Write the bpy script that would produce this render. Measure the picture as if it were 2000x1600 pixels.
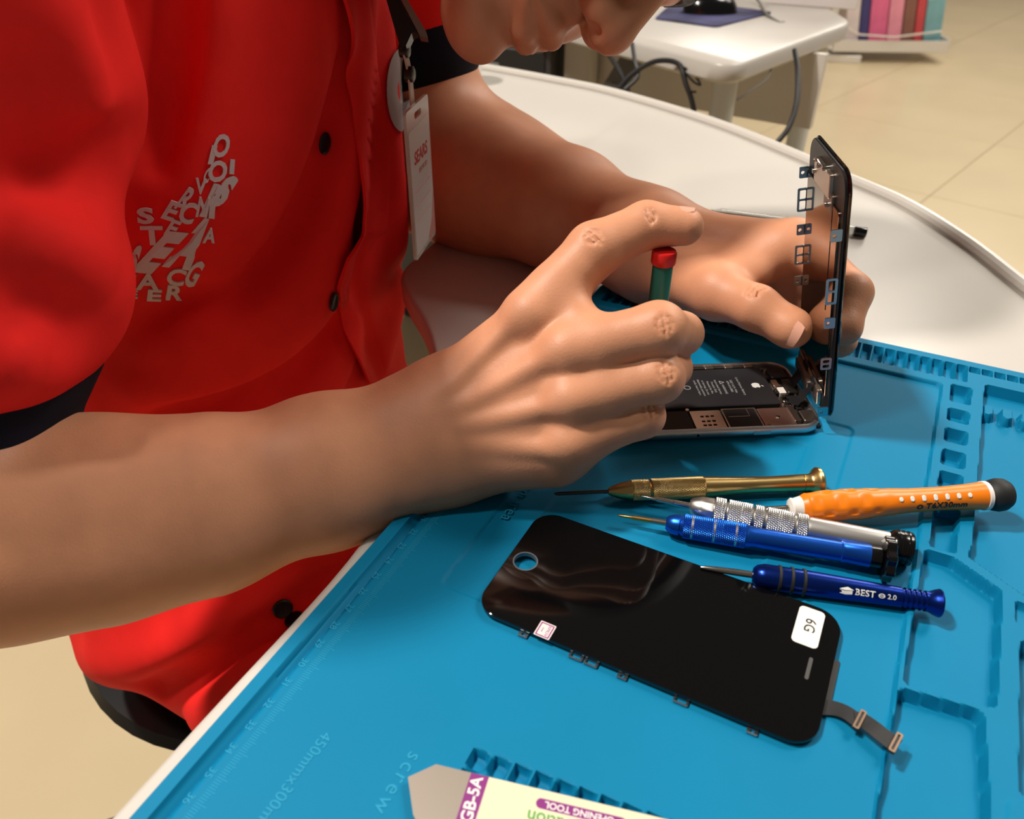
import bpy, bmesh, math, random
import numpy as np
from mathutils import Vector, Matrix

for o in list(bpy.data.objects):
    bpy.data.objects.remove(o, do_unlink=True)
scene = bpy.context.scene
COL = scene.collection
random.seed(7)
rng = np.random.default_rng(7)

# ------------------------------------------------------------------ camera
# working units: millimetres, z = 0 on the work face of the blue mat; TZ lifts everything so the floor is z = 0
TZ = 745.0
CR = np.array([[0.89637, 0.44329, 0.00243], [0.2607, -0.5227, -0.81168], [-0.35854, 0.7282, -0.5841]])  # right, down, forward
CC = np.array([168.06, -491.08, 258.99])
CF = 1529.95
cam_data = bpy.data.cameras.new('camera')
cam = bpy.data.objects.new('camera', cam_data)
COL.objects.link(cam)
scene.camera = cam
cam_data.sensor_fit = 'HORIZONTAL'
cam_data.sensor_width = 36.0
cam_data.lens = 36.0 * CF / 2000.0
cam_data.clip_start = 0.01
cam_data.clip_end = 60
_m = Matrix(((CR[0][0], -CR[1][0], -CR[2][0], CC[0] / 1000), (CR[0][1], -CR[1][1], -CR[2][1], CC[1] / 1000),
             (CR[0][2], -CR[1][2], -CR[2][2], (CC[2] + TZ) / 1000), (0, 0, 0, 1)))
cam.matrix_world = _m
cam_data.dof.use_dof = True
cam_data.dof.focus_distance = 0.405
cam_data.dof.aperture_fstop = 12.0

# ------------------------------------------------------------------ even ambient light of the large bright shop, and its ceiling lamps
w = bpy.data.worlds.new('shop_air')
scene.world = w
w.use_nodes = True
bg = w.node_tree.nodes['Background']
bg.inputs[0].default_value = (1.0, 0.84, 0.69, 1)
bg.inputs[1].default_value = 0.11
scene.view_settings.view_transform = 'Standard'
scene.view_settings.look = 'None'
scene.view_settings.exposure = -0.16
scene.view_settings.gamma = 1.0
scene.view_settings.use_curve_mapping = False


def area_light(name, loc, target, size, power, color=(1.0, 0.92, 0.82)):
    l = bpy.data.lights.new(name, 'AREA')
    l.shape = 'RECTANGLE'
    l.size, l.size_y = size
    l.energy = power
    l.color = color
    o = bpy.data.objects.new(name, l)
    COL.objects.link(o)
    o.location = (loc[0] / 1000, loc[1] / 1000, (loc[2] + TZ) / 1000)
    d = Vector([target[i] - loc[i] for i in range(3)])
    o.rotation_euler = d.to_track_quat('-Z', 'Y').to_euler()
    return o


# lamps of the shop ceiling, about 3 m above the floor and all above the picture:
# the one behind the person throws the shadows of hand, screen and tools, the next one the second shadow of the screen,
# the one across the bench gives the bright upper edge of the far arm; the others hang over the shop floor
area_light('ceiling_lamp_behind_person_offscreen', (-1060, -500, 2210), (60, -150, 0), (0.18, 0.18), 80)
area_light('ceiling_lamp_left_offscreen', (-876, -1138, 2210), (60, -150, 0), (0.18, 0.18), 18)
area_light('ceiling_lamp_across_bench_offscreen', (1250, 1300, 2210), (0, 0, 100), (0.6, 0.6), 40)
area_light('ceiling_lamp_shop_floor_offscreen', (300, 4200, 2210), (300, 3000, -700), (1.2, 1.2), 60)
area_light('ceiling_lamp_shop_floor_offscreen', (900, 6800, 2210), (900, 6300, -700), (1.2, 1.2), 48)
area_light('ceiling_lamp_shop_floor_offscreen', (1800, 2400, 2210), (1200, 2300, -700), (1.2, 1.2), 40)

# ------------------------------------------------------------------ helpers


def at(px, py, d):
    """world point (mm) seen at a photo pixel, at a chosen distance along the viewing axis"""
    return CC + d * (CR.T @ np.array([(px - 1000) / CF, (py - 800) / CF, 1.0]))


def lin(c):
    c = np.asarray(c, float) / 255.0
    return tuple(np.where(c <= 0.04045, c / 12.92, ((c + 0.055) / 1.055) ** 2.4)) + (1.0,)


MATS = {}


def mat(name, rgb, rough=0.5, metal=0.0, spec=0.5, var=0.0, vscale=80.0, bump=0.0, bscale=400.0, coat=0.0, trans=0.0, ior=1.45,
        sss=0.0, sheen=0.0, alpha=1.0, bdist=0.0005):
    if name in MATS:
        return MATS[name]
    m = bpy.data.materials.new(name)
    m.use_nodes = True
    nt = m.node_tree
    b = nt.nodes['Principled BSDF']
    b.inputs['Base Color'].default_value = lin(rgb)
    b.inputs['Roughness'].default_value = rough
    b.inputs['Metallic'].default_value = metal
    b.inputs['Specular IOR Level'].default_value = spec
    b.inputs['Coat Weight'].default_value = coat
    b.inputs['Coat Roughness'].default_value = 0.05
    b.inputs['Transmission Weight'].default_value = trans
    b.inputs['IOR'].default_value = ior
    b.inputs['Alpha'].default_value = alpha
    b.inputs['Sheen Weight'].default_value = sheen
    if sss:
        b.inputs['Subsurface Weight'].default_value = sss
        b.inputs['Subsurface Radius'].default_value = (1.0, 0.35, 0.2)
        b.inputs['Subsurface Scale'].default_value = 0.004
    tc = nt.nodes.new('ShaderNodeTexCoord')
    if var:
        n = nt.nodes.new('ShaderNodeTexNoise')
        n.inputs['Scale'].default_value = vscale
        n.inputs['Detail'].default_value = 5
        nt.links.new(tc.outputs['Object'], n.inputs['Vector'])
        mr = nt.nodes.new('ShaderNodeMapRange')
        mr.inputs['From Min'].default_value = 0.3
        mr.inputs['From Max'].default_value = 0.7
        mr.inputs['To Min'].default_value = 1 - var
        mr.inputs['To Max'].default_value = 1 + var
        nt.links.new(n.outputs['Fac'], mr.inputs['Value'])
        mx = nt.nodes.new('ShaderNodeMix')
        mx.data_type = 'RGBA'
        mx.blend_type = 'MULTIPLY'
        mx.inputs['Factor'].default_value = 1
        mx.inputs['A'].default_value = lin(rgb)
        nt.links.new(mr.outputs['Result'], mx.inputs['B'])
        nt.links.new(mx.outputs['Result'], b.inputs['Base Color'])
    if bump:
        n = nt.nodes.new('ShaderNodeTexNoise')
        n.inputs['Scale'].default_value = bscale
        n.inputs['Detail'].default_value = 4
        nt.links.new(tc.outputs['Object'], n.inputs['Vector'])
        bp = nt.nodes.new('ShaderNodeBump')
        bp.inputs['Strength'].default_value = bump
        bp.inputs['Distance'].default_value = bdist
        nt.links.new(n.outputs['Fac'], bp.inputs['Height'])
        nt.links.new(bp.outputs['Normal'], b.inputs['Normal'])
    MATS[name] = m
    return m


class Thing:
    """a frame (origin in mm, rotation matrix) with an Empty; parts are given in the frame's own millimetres"""

    def __init__(self, name, label, cat, loc=(0, 0, 0), rot=None, group=None, kind=None):
        self.o = bpy.data.objects.new(name, None)
        self.o.empty_display_size = 0.02
        COL.objects.link(self.o)
        R = np.eye(3) if rot is None else np.asarray(rot, float)
        self.R, self.loc = R, np.asarray(loc, float)
        M = Matrix([[*R[i], (self.loc[i] + (TZ if i == 2 else 0)) / 1000] for i in range(3)] + [[0, 0, 0, 1]])
        self.o.matrix_world = M
        props(self.o, label, cat, group, kind)

    def local(self, P):
        return (np.asarray(P, float) - self.loc) @ self.R


def props(o, label=None, cat=None, group=None, kind=None):
    if label: o['label'] = label
    if cat: o['category'] = cat
    if group: o['group'] = group
    if kind: o['kind'] = kind


def mesh_from(name, V, F, m, smooth=True, auto=None):
    me = bpy.data.meshes.new(name)
    V = np.asarray(V, float) / 1000.0
    if isinstance(F, np.ndarray):
        n, k = F.shape
        me.vertices.add(len(V))
        me.vertices.foreach_set('co', V.astype(np.float32).ravel())
        me.loops.add(n * k)
        me.loops.foreach_set('vertex_index', F.astype(np.int32).ravel())
        me.polygons.add(n)
        me.polygons.foreach_set('loop_start', np.arange(0, n * k, k, dtype=np.int32))
        me.update(calc_edges=True)
        me.validate()
    else:
        me.from_pydata([tuple(v) for v in V], [], [tuple(int(i) for i in f) for f in F])
        me.update()
    me.polygons.foreach_set('use_smooth', [bool(smooth)] * len(me.polygons))
    if auto is not None and smooth:
        try:
            me.set_sharp_from_angle(angle=math.radians(auto))
        except Exception:
            pass
    if m is not None:
        me.materials.append(m)
    return me


def part(name, VF, m, parent, smooth=True, auto=35, label=None, kind=None, world=False):
    V, F = VF
    if world:
        th = parent if isinstance(parent, Thing) else None
        V = th.local(V)
    me = mesh_from(name, V, F, m, smooth, auto)
    o = bpy.data.objects.new(name, me)
    COL.objects.link(o)
    o.parent = parent.o if isinstance(parent, Thing) else parent
    if label: o['label'] = label
    if kind: o['kind'] = kind
    return o


def solo(name, VF, m, label=None, cat=None, group=None, kind=None, smooth=True, auto=35, loc=None):
    """top-level thing that is one mesh, given in world mm"""
    V, F = VF
    V = np.asarray(V, float)
    if loc is None:
        loc = np.array([(V[:, 0].min() + V[:, 0].max()) / 2, (V[:, 1].min() + V[:, 1].max()) / 2, V[:, 2].min()])
    loc = np.asarray(loc, float)
    o = bpy.data.objects.new(name, mesh_from(name, V - loc, F, m, smooth, auto))
    COL.objects.link(o)
    o.location = (loc[0] / 1000, loc[1] / 1000, (loc[2] + TZ) / 1000)
    props(o, label, cat, group, kind)
    return o


def join(*VFs):
    V, F, n = [], [], 0
    for v, f in VFs:
        V.append(np.asarray(v, float))
        F += [tuple(int(i) + n for i in q) for q in f]
        n += len(v)
    return np.concatenate(V), F


def xf(VF, R=None, t=(0, 0, 0)):
    V = np.asarray(VF[0], float)
    if R is not None:
        V = V @ np.asarray(R).T
    return V + np.asarray(t, float), VF[1]


def rotz(a):
    a = math.radians(a)
    return np.array([[math.cos(a), -math.sin(a), 0], [math.sin(a), math.cos(a), 0], [0, 0, 1]])


def roty(a):
    a = math.radians(a)
    return np.array([[math.cos(a), 0, math.sin(a)], [0, 1, 0], [-math.sin(a), 0, math.cos(a)]])


def rotx(a):
    a = math.radians(a)
    return np.array([[1, 0, 0], [0, math.cos(a), -math.sin(a)], [0, math.sin(a), math.cos(a)]])


def loft(loops, cap0=True, cap1=True, closed=True):
    """quads between equal-length loops"""
    k = len(loops[0])
    V = np.concatenate([np.asarray(l, float) for l in loops])
    F = []
    for i in range(len(loops) - 1):
        for j in range(k if closed else k - 1):
            a, b = i * k + j, i * k + (j + 1) % k
            F.append((a, b, b + k, a + k))
    if cap0: F.append(tuple(range(k - 1, -1, -1)))
    if cap1: F.append(tuple(range((len(loops) - 1) * k, len(loops) * k)))
    return V, F


def rrect(x0, x1, y0, y1, r, n=6):
    P = []
    for cx, cy, a in ((x1 - r, y1 - r, 0), (x0 + r, y1 - r, 90), (x0 + r, y0 + r, 180), (x1 - r, y0 + r, 270)):
        for i in range(n + 1):
            t = math.radians(a + 90 * i / n)
            P.append((cx + r * math.cos(t), cy + r * math.sin(t)))
    return np.array(P)


def at_z(P2, z):
    P2 = np.asarray(P2, float)
    return np.column_stack([P2, np.full(len(P2), z)])


def plate(x0, x1, y0, y1, z0, z1, r=1.0, bev=0.3, n=5):
    """rounded-corner slab with bevelled edges"""
    r = min(r, (x1 - x0) / 2 - 1e-3, (y1 - y0) / 2 - 1e-3)
    bev = min(bev, (z1 - z0) / 2.01, r * 0.9 if r > 0.2 else 0.15)
    a = rrect(x0 + bev, x1 - bev, y0 + bev, y1 - bev, max(r - bev, 0.05), n)
    b = rrect(x0, x1, y0, y1, r, n)
    return loft([at_z(a, z0), at_z(b, z0 + bev), at_z(b, z1 - bev), at_z(a, z1)])


def box(x0, x1, y0, y1, z0, z1, bev=0.3):
    return plate(x0, x1, y0, y1, z0, z1, r=max(bev, 0.25), bev=bev, n=2)


def prism(P2, z0, z1):
    P2 = np.asarray(P2, float)
    if np.sum(P2[:, 0] * np.roll(P2[:, 1], -1) - np.roll(P2[:, 0], -1) * P2[:, 1]) < 0:
        P2 = P2[::-1]
    return loft([at_z(P2, z0), at_z(P2, z1)])


def lathe(prof, n=40, axis='x', knurl=None):
    """prof: list of (position along axis, radius)"""
    ang = np.linspace(0, 2 * math.pi, n, endpoint=False)
    loops = []
    for p, r in prof:
        rr = np.full(n, float(r))
        if knurl: rr = rr + knurl(p, ang)
        c, s = rr * np.cos(ang), rr * np.sin(ang)
        if axis == 'x': loops.append(np.column_stack([np.full(n, p), c, s]))
        else: loops.append(np.column_stack([c, s, np.full(n, p)]))
    return loft(loops)


def tube(P, r, n=10, caps=True):
    P = np.asarray(P, float)
    rr = np.full(len(P), float(r)) if np.isscalar(r) else np.asarray(r, float)
    T = np.gradient(P, axis=0)
    T /= np.linalg.norm(T, axis=1)[:, None] + 1e-12
    up = np.array([0, 0, 1.0]) if abs(T[0][2]) < 0.9 else np.array([1.0, 0, 0])
    loops = []
    nrm = np.cross(T[0], up)
    nrm /= np.linalg.norm(nrm)
    a = np.linspace(0, 2 * math.pi, n, endpoint=False)
    for p, t, q in zip(P, T, rr):
        nrm = nrm - t * (nrm @ t)
        nrm /= np.linalg.norm(nrm) + 1e-12
        b = np.cross(t, nrm)
        loops.append(p + q * (np.cos(a)[:, None] * nrm + np.sin(a)[:, None] * b))
    return loft(loops, caps, caps)


def spline(P, n=12):
    P = np.asarray(P, float)
    Q = np.vstack([2 * P[0] - P[1], P, 2 * P[-1] - P[-2]])
    out = []
    for i in range(1, len(Q) - 2):
        t = np.linspace(0, 1, n, endpoint=False)[:, None]
        p0, p1, p2, p3 = Q[i - 1], Q[i], Q[i + 1], Q[i + 2]
        out.append(0.5 * ((2 * p1) + (-p0 + p2) * t + (2 * p0 - 5 * p1 + 4 * p2 - p3) * t ** 2 + (-p0 + 3 * p1 - 3 * p2 + p3) * t ** 3))
    out.append(P[-1:])
    return np.concatenate(out)


def text(s, size, ext=0.1, bold=0.0, spacing=1.0, shear=0.0):
    """lettering mesh in mm, centred, lying in xy"""
    c = bpy.data.curves.new('lettering', 'FONT')
    c.body = s
    c.size = size
    c.extrude = ext / 2
    c.offset = bold
    c.shear = shear
    c.space_character = spacing
    c.align_x = 'CENTER'
    c.align_y = 'CENTER'
    c.resolution_u = 3
    ob = bpy.data.objects.new('lettering', c)
    me = bpy.data.meshes.new_from_object(ob)
    V = np.array([v.co[:] for v in me.vertices])
    F = [tuple(p.vertices) for p in me.polygons]
    bpy.data.objects.remove(ob)
    bpy.data.meshes.remove(me)
    bpy.data.curves.remove(c)
    return V, F


def shape2d(loops, z0, z1, bev=0.0):
    """flat plate from closed 2-D outlines, the inner ones being holes"""
    c = bpy.data.curves.new('outline', 'CURVE')
    c.dimensions = '2D'
    c.fill_mode = 'BOTH'
    for L in loops:
        s = c.splines.new('POLY')
        s.points.add(len(L) - 1)
        for p, q in zip(s.points, L):
            p.co = (q[0], q[1], 0, 1)
        s.use_cyclic_u = True
    c.extrude = (z1 - z0) / 2 - bev
    c.bevel_depth = bev
    c.offset = -bev
    c.bevel_resolution = 1
    ob = bpy.data.objects.new('outline', c)
    me = bpy.data.meshes.new_from_object(ob)
    V = np.array([v.co[:] for v in me.vertices]) + [0, 0, (z0 + z1) / 2]
    F = [tuple(p.vertices) for p in me.polygons]
    bpy.data.objects.remove(ob)
    bpy.data.meshes.remove(me)
    bpy.data.curves.remove(c)
    return V, F


# ------------------------------------------------------------------ signed-distance modelling for bodies and cloth
def smin(a, b, k):
    h = np.clip(0.5 + 0.5 * (b - a) / k, 0, 1)
    return b + (a - b) * h - k * h * (1 - h)


class Cap:
    def __init__(self, a, b, ra, rb=None, k=6.0):
        self.a, self.b = np.asarray(a, np.float32), np.asarray(b, np.float32)
        self.ra, self.rb, self.k = ra, (ra if rb is None else rb), k

    def d(self, P):
        ba = self.b - self.a
        pa = P - self.a
        h = np.clip(pa @ ba / (ba @ ba + 1e-9), 0, 1)
        return np.linalg.norm(pa - h[:, None] * ba, axis=1) - (self.ra + (self.rb - self.ra) * h)


class Ell:
    def __init__(self, c, r, M=None, k=10.0):
        self.c, self.r, self.k = np.asarray(c, np.float32), np.asarray(r, np.float32), k
        self.M = np.eye(3, dtype=np.float32) if M is None else np.asarray(M, np.float32)   # columns = axes

    def d(self, P):
        q = (P - self.c) @ self.M
        k0 = np.linalg.norm(q / self.r, axis=1)
        k1 = np.linalg.norm(q / (self.r * self.r), axis=1)
        return np.where(k0 < 1e-4, -self.r.min(), k0 * (k0 - 1) / (k1 + 1e-9))


class Grp:
    """prims blended in order; nested groups allowed; carve = prims cut away"""

    def __init__(self, items, k=0.0, carve=(), kc=1.5):
        self.items, self.k, self.carve, self.kc = items, k, list(carve), kc

    def d(self, P, box=None):
        keep = self.items
        if box is not None:
            c, r = box
            dc = [float(i.d(c[None])[0]) for i in self.items]
            m = min(dc)
            keep = [i for i, q in zip(self.items, dc) if q < m + 2.2 * r + 2 * max(i.k, 1)]
        out = None
        for i in keep:
            q = i.d(P, box) if hasattr(i, 'carve') else i.d(P)
            out = q if out is None else (smin(out, q, i.k) if i.k > 0 else np.minimum(out, q))
        for cv in self.carve:
            if box is not None and float(cv.d(box[0][None])[0]) > box[1] + 10:
                continue
            out = -smin(-out, cv.d(P), self.kc)
        return out


def polygonise(G, lo, hi, h, B=8, post=None, big=8):
    """surface nets over the blocks that the surface crosses"""
    lo, hi = np.asarray(lo, float), np.asarray(hi, float)
    bs = B * h
    nb = np.ceil((hi - lo) / bs).astype(int)
    f = (lambda P, box: post(P, G.d(P, box))) if post else (lambda P, box: G.d(P, box))
    gi = np.stack(np.meshgrid(*[np.arange(n) for n in nb], indexing='ij'), -1).reshape(-1, 3)
    sup = gi // big
    key = sup[:, 0] * 10 ** 6 + sup[:, 1] * 10 ** 3 + sup[:, 2]
    order = np.argsort(key, kind='stable')
    gi, key = gi[order], key[order]
    cuts = np.flatnonzero(np.diff(key)) + 1
    off = np.stack(np.meshgrid(*[np.arange(B + 1)] * 3, indexing='ij'), -1).reshape(-1, 3)
    cells = []
    N = (nb * B + 2).astype(np.int64)
    for chunk in np.split(gi, cuts):
        c = (lo + (chunk + 0.5) * bs).astype(np.float32)
        cc = (c.min(0) + c.max(0)) / 2
        r = np.linalg.norm(c.max(0) - c.min(0)) / 2 + bs
        d0 = f(cc[None], None)[0]
        if d0 > r * 1.25 + 15:
            continue
        dc = f(c, (cc, r))
        act = chunk[np.abs(dc) < bs * 0.87 * 1.5 + 2 * h]
        for s in range(0, len(act), 400):
            A = act[s:s + 400]
            idx = (A[:, None, :] * B + off[None]).astype(np.int64)
            P = (lo + idx * h).astype(np.float32).reshape(-1, 3)
            pc = (P.min(0) + P.max(0)) / 2
            pr = np.linalg.norm(P.max(0) - P.min(0)) / 2
            D = f(P, (pc, pr)).reshape(len(A), B + 1, B + 1, B + 1)
            neg = D < 0
            cnt = sum(neg[:, i:B + i, j:B + j, k:B + k].astype(np.int8) for i in (0, 1) for j in (0, 1) for k in (0, 1))
            w_ = np.argwhere((cnt > 0) & (cnt < 8))
            if not len(w_):
                continue
            a, i, j, k = w_.T
            corner = np.stack([D[a, i + x, j + y, k + z] for x in (0, 1) for y in (0, 1) for z in (0, 1)], 1)
            cells.append((A[a] * B + np.stack([i, j, k], 1), corner))
    ci = np.concatenate([c[0] for c in cells]).astype(np.int64)
    cv = np.concatenate([c[1] for c in cells])
    key = (ci[:, 0] * N[1] + ci[:, 1]) * N[2] + ci[:, 2]
    o = np.argsort(key)
    ci, cv, key = ci[o], cv[o], key[o]
    CO = np.array([(x, y, z) for x in (0, 1) for y in (0, 1) for z in (0, 1)], float)
    acc, num = np.zeros((len(ci), 3)), np.zeros(len(ci))
    for p in range(8):
        for q in range(p + 1, 8):
            if abs(CO[p] - CO[q]).sum() != 1:
                continue
            a, b = cv[:, p], cv[:, q]
            m = (a < 0) != (b < 0)
            t = np.where(m, a / np.where(m, a - b, 1), 0)
            acc += np.where(m[:, None], CO[p] + t[:, None] * (CO[q] - CO[p]), 0)
            num += m
    V = lo + (ci + acc / num[:, None]) * h
    F = []
    for ax, (e, d1, d2) in enumerate((((4), (0, 1, 0), (0, 0, 1)), ((2), (0, 0, 1), (1, 0, 0)), ((1), (1, 0, 0), (0, 1, 0)))):
        m = np.flatnonzero((cv[:, 0] < 0) != (cv[:, e] < 0))
        c0 = ci[m]
        ks = []
        for dd in (np.zeros(3, int), np.array(d1), np.array(d1) + np.array(d2), np.array(d2)):
            q = c0 - dd
            kk = (q[:, 0] * N[1] + q[:, 1]) * N[2] + q[:, 2]
            p = np.clip(np.searchsorted(key, kk), 0, len(key) - 1)
            ks.append(np.where(key[p] == kk, p, -1))
        Q = np.stack(ks, 1)
        ok = (Q >= 0).all(1)
        Q, flip = Q[ok], (cv[m, 0] >= 0)[ok]
        Q[flip] = Q[flip][:, ::-1]
        F.append(Q)
    F = np.concatenate(F)
    return V, F


from mathutils.bvhtree import BVHTree


def bvh_rays(tree, px):
    """like px_rays, against a finished mesh"""
    P, N = [], []
    for x, y in px:
        d = Vector((CR.T @ np.array([(x - 1000) / CF, (y - 800) / CF, 1.0])).tolist()).normalized()
        h = tree.ray_cast(Vector(CC.tolist()), d)
        if h[0] is None:
            P.append(P[-1] if P else CC)
            N.append(N[-1] if N else np.array([0, 0, 1.0]))
        else:
            n = h[1] if h[1].dot(d) < 0 else -h[1]
            P.append(np.array(h[0]))
            N.append(np.array(n))
    return np.array(P), np.array(N)


polygonise_plain = polygonise


def ribbon_plain(P, wdt, th):
    P = spline(np.asarray(P, float), 6)
    T = np.gradient(P, axis=0)
    loops = []
    for p, t_ in zip(P, T):
        s = np.cross(t_, (0, 0, 1.0))
        s = s / (np.linalg.norm(s) + 1e-9) * wdt / 2
        n_ = np.cross(s, t_)
        n_ = n_ / (np.linalg.norm(n_) + 1e-9) * th / 2
        loops.append(np.array([p - s - n_, p + s - n_, p + s + n_, p - s + n_]))
    return loft(loops)


def on_surface(G, P, off=0.0, it=6):
    """pull points on to a modelled surface"""
    P = np.asarray(P, np.float32).copy()
    e = 0.5
    for _ in range(it):
        d = G.d(P)
        g = np.stack([G.d(P + np.eye(3, dtype=np.float32)[i] * e) - G.d(P - np.eye(3, dtype=np.float32)[i] * e) for i in range(3)], 1) / (2 * e)
        g /= np.linalg.norm(g, axis=1)[:, None] + 1e-6
        P = P - (d - off)[:, None] * g
    return P, g


def raycast(G, o, d, t0=50, t1=1500):
    d = np.asarray(d, np.float32)
    d = d / np.linalg.norm(d)
    t = t0
    for _ in range(200):
        q = float(G.d((np.asarray(o, np.float32) + t * d)[None])[0])
        if q < 0.05: break
        t += q * 0.8
        if t > t1: return None
    return np.asarray(o) + t * d


def nrm(v):
    v = np.asarray(v, float)
    return v / np.linalg.norm(v)

# ------------------------------------------------------------------ floor of large beige tiles
FLOORZ = -TZ
TILE = mat('beige_floor_tile', (214, 196, 160), rough=0.28, spec=0.4, var=0.05, vscale=2.5)
GROUT = mat('tile_joint', (176, 158, 128), rough=0.8)
floor = solo('floor', box(-6000, 6000, -3000, 9000, FLOORZ - 40, FLOORZ - 3, 1), GROUT, label='beige tiled shop floor', kind='structure', loc=(0, 0, FLOORZ - 40))
e1, e2 = np.array([0.9637, -0.267]), np.array([0.267, 0.9637])
S = 800.0
o_ = np.array([254.0, 2413.0])
t0 = e2 @ np.array([-356.0, 4431.0])
t1 = e1 @ o_
tile_me = mesh_from('floor_tile', plate(-S / 2 + 2, S / 2 - 2, -S / 2 + 2, S / 2 - 2, -8, 0, 3, 1.2, 2)[0], plate(-S / 2 + 2, S / 2 - 2, -S / 2 + 2, S / 2 - 2, -8, 0, 3, 1.2, 2)[1], TILE, True, 35)
ang = math.atan2(e1[1], e1[0])
for i in range(-5, 5):
    for j in range(-7, 6):
        c = e1 * (t1 + (i + 0.5) * S) + e2 * (t0 + (j + 0.5) * S)
        if not (-3200 < c[0] < 3600 and -1200 < c[1] < 8200):
            continue
        t = bpy.data.objects.new('tile', tile_me)
        COL.objects.link(t)
        t.parent = floor
        t.location = (c[0] / 1000, c[1] / 1000, 0.040)
        t.rotation_euler = (0, 0, ang)

WALLM = mat('shop_wall', (214, 206, 194), rough=0.7)
solo('wall_far', box(-6000, 6000, 9000, 9060, FLOORZ - 3, 2240, 2), WALLM, label='plain shop wall far behind', kind='structure')

# ------------------------------------------------------------------ work bench: white top with an inside curve where the person sits
WHITE = mat('white_laminate', (200, 196, 189), rough=0.3, spec=0.5, var=0.015, vscale=12)
EDGE = mat('bench_edge_band', (206, 198, 188), rough=0.4)
TT = -6.0     # table top height
near = [(-16, -900), (-14, -600), (-12, -400), (-11, -300), (-22, -235), (-40, -180), (-62, -136), (-91, -99), (-125, -67), (-150, -38), (-157, 0), (-164, 52), (-200, 98), (-290, 112), (-480, 120), (-700, 126)]
far = [(-1000, 660), (-700, 640), (-434, 598), (-275, 567), (-180, 540), (-35, 467), (73, 388), (131, 338), (190, 289), (241, 222), (278, 158), (330, 60), (372, -60), (400, -220), (410, -420), (412, -900)]
outl = np.concatenate([spline(near, 6), [(-1000, 130)], spline(far, 6)])


def inset(P, d):
    P = np.asarray(P, float)
    A = np.sum(P[:, 0] * np.roll(P[:, 1], -1) - np.roll(P[:, 0], -1) * P[:, 1])
    t = np.roll(P, -1, 0) - np.roll(P, 1, 0)
    t /= np.linalg.norm(t, axis=1)[:, None]
    n = np.column_stack([-t[:, 1], t[:, 0]]) * (1 if A > 0 else -1)
    return P + n * d


bench = Thing('work_bench', 'white workbench with curved edge under the blue mat', 'table', (100, 0, TT - 22 - 700))
if np.sum(outl[:, 0] * np.roll(outl[:, 1], -1) - np.roll(outl[:, 0], -1) * outl[:, 1]) < 0:
    outl = outl[::-1]
prof = [(6, -22), (1.5, -20.5), (0, -17), (0, -4), (1.2, -1.2), (4, 0)]
L_ = [at_z(inset(outl, d), TT + z) for d, z in prof]
part('table_top', loft(L_), WHITE, bench, world=True, auto=50)
# slim lip along the far side
lip = spline(far, 6)[8:70]
il = np.array([inset(outl, 9)[np.argmin(np.linalg.norm(outl - q, axis=1))] for q in lip])
part('edge_lip', tube(at_z(il, TT + 2.5), 5.5, 10), WHITE, bench, world=True)
LEG = mat('leg_steel', (205, 208, 210), rough=0.35, metal=0.0)
for lx, ly in ((60, -820), (330, -820), (-860, 330), (120, 240)):
    part('leg', xf(lathe([(TT - 21, 22), (FLOORZ + 20, 22), (FLOORZ + 18, 30), (FLOORZ, 30)], 24, 'z'), t=(lx, ly, 0)), LEG, bench, world=True)

# ------------------------------------------------------------------ blue silicone repair mat (450 x 300), moulded trays
BLUE = mat('blue_silicone', (2, 118, 160), rough=0.6, spec=0.16, var=0.03, vscale=18, bump=0.12, bscale=1500, bdist=0.0002)
BLUE2 = mat('blue_silicone_raised_print', (36, 144, 182), rough=0.6, spec=0.2)
GX = np.arange(0, 300.4, 0.75)
GY = -np.arange(0, 450.4, 0.75)
XX, YY = np.meshgrid(GX, GY, indexing='ij')
XW = XX - 0.03 * (YY + 33) * np.clip(XX / 45, 0, 1)     # the mat's mouldings lean a little


def rr2(x0, x1, y0, y1, r, X=None):
    X = XW if X is None else X
    cx, cy, hx, hy = (x0 + x1) / 2, (y0 + y1) / 2, (x1 - x0) / 2 - r, (y1 - y0) / 2 - r
    qx, qy = np.abs(X - cx) - hx, np.abs(YY - cy) - hy
    return np.hypot(np.maximum(qx, 0), np.maximum(qy, 0)) + np.minimum(np.maximum(qx, qy), 0) - r


def poly2(P, r=2.0, X=None):
    X = XX if X is None else X
    P = inset(np.asarray(P, float), r)
    d = np.full(XX.shape, 1e9)
    ins = np.zeros(XX.shape, bool)
    for (x0, y0), (x1, y1) in zip(P, np.roll(P, -1, 0)):
        ex, ey = x1 - x0, y1 - y0
        h = np.clip(((X - x0) * ex + (YY - y0) * ey) / (ex * ex + ey * ey), 0, 1)
        d = np.minimum(d, np.hypot(X - x0 - h * ex, YY - y0 - h * ey))
        c = ((y0 > YY) != (y1 > YY)) & (X < (x1 - x0) * (YY - y0) / (y1 - y0 + 1e-12) + x0)
        ins ^= c
    return np.where(ins, -d, d) - r


Z = np.full(XX.shape, 2.2)


def press(d, depth, soft=0.55):
    """lower the mat inside an outline to a depth"""
    global Z
    t = np.clip(0.5 - d / (2 * soft), 0, 1)
    Z = Z + (depth - Z) * t


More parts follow.
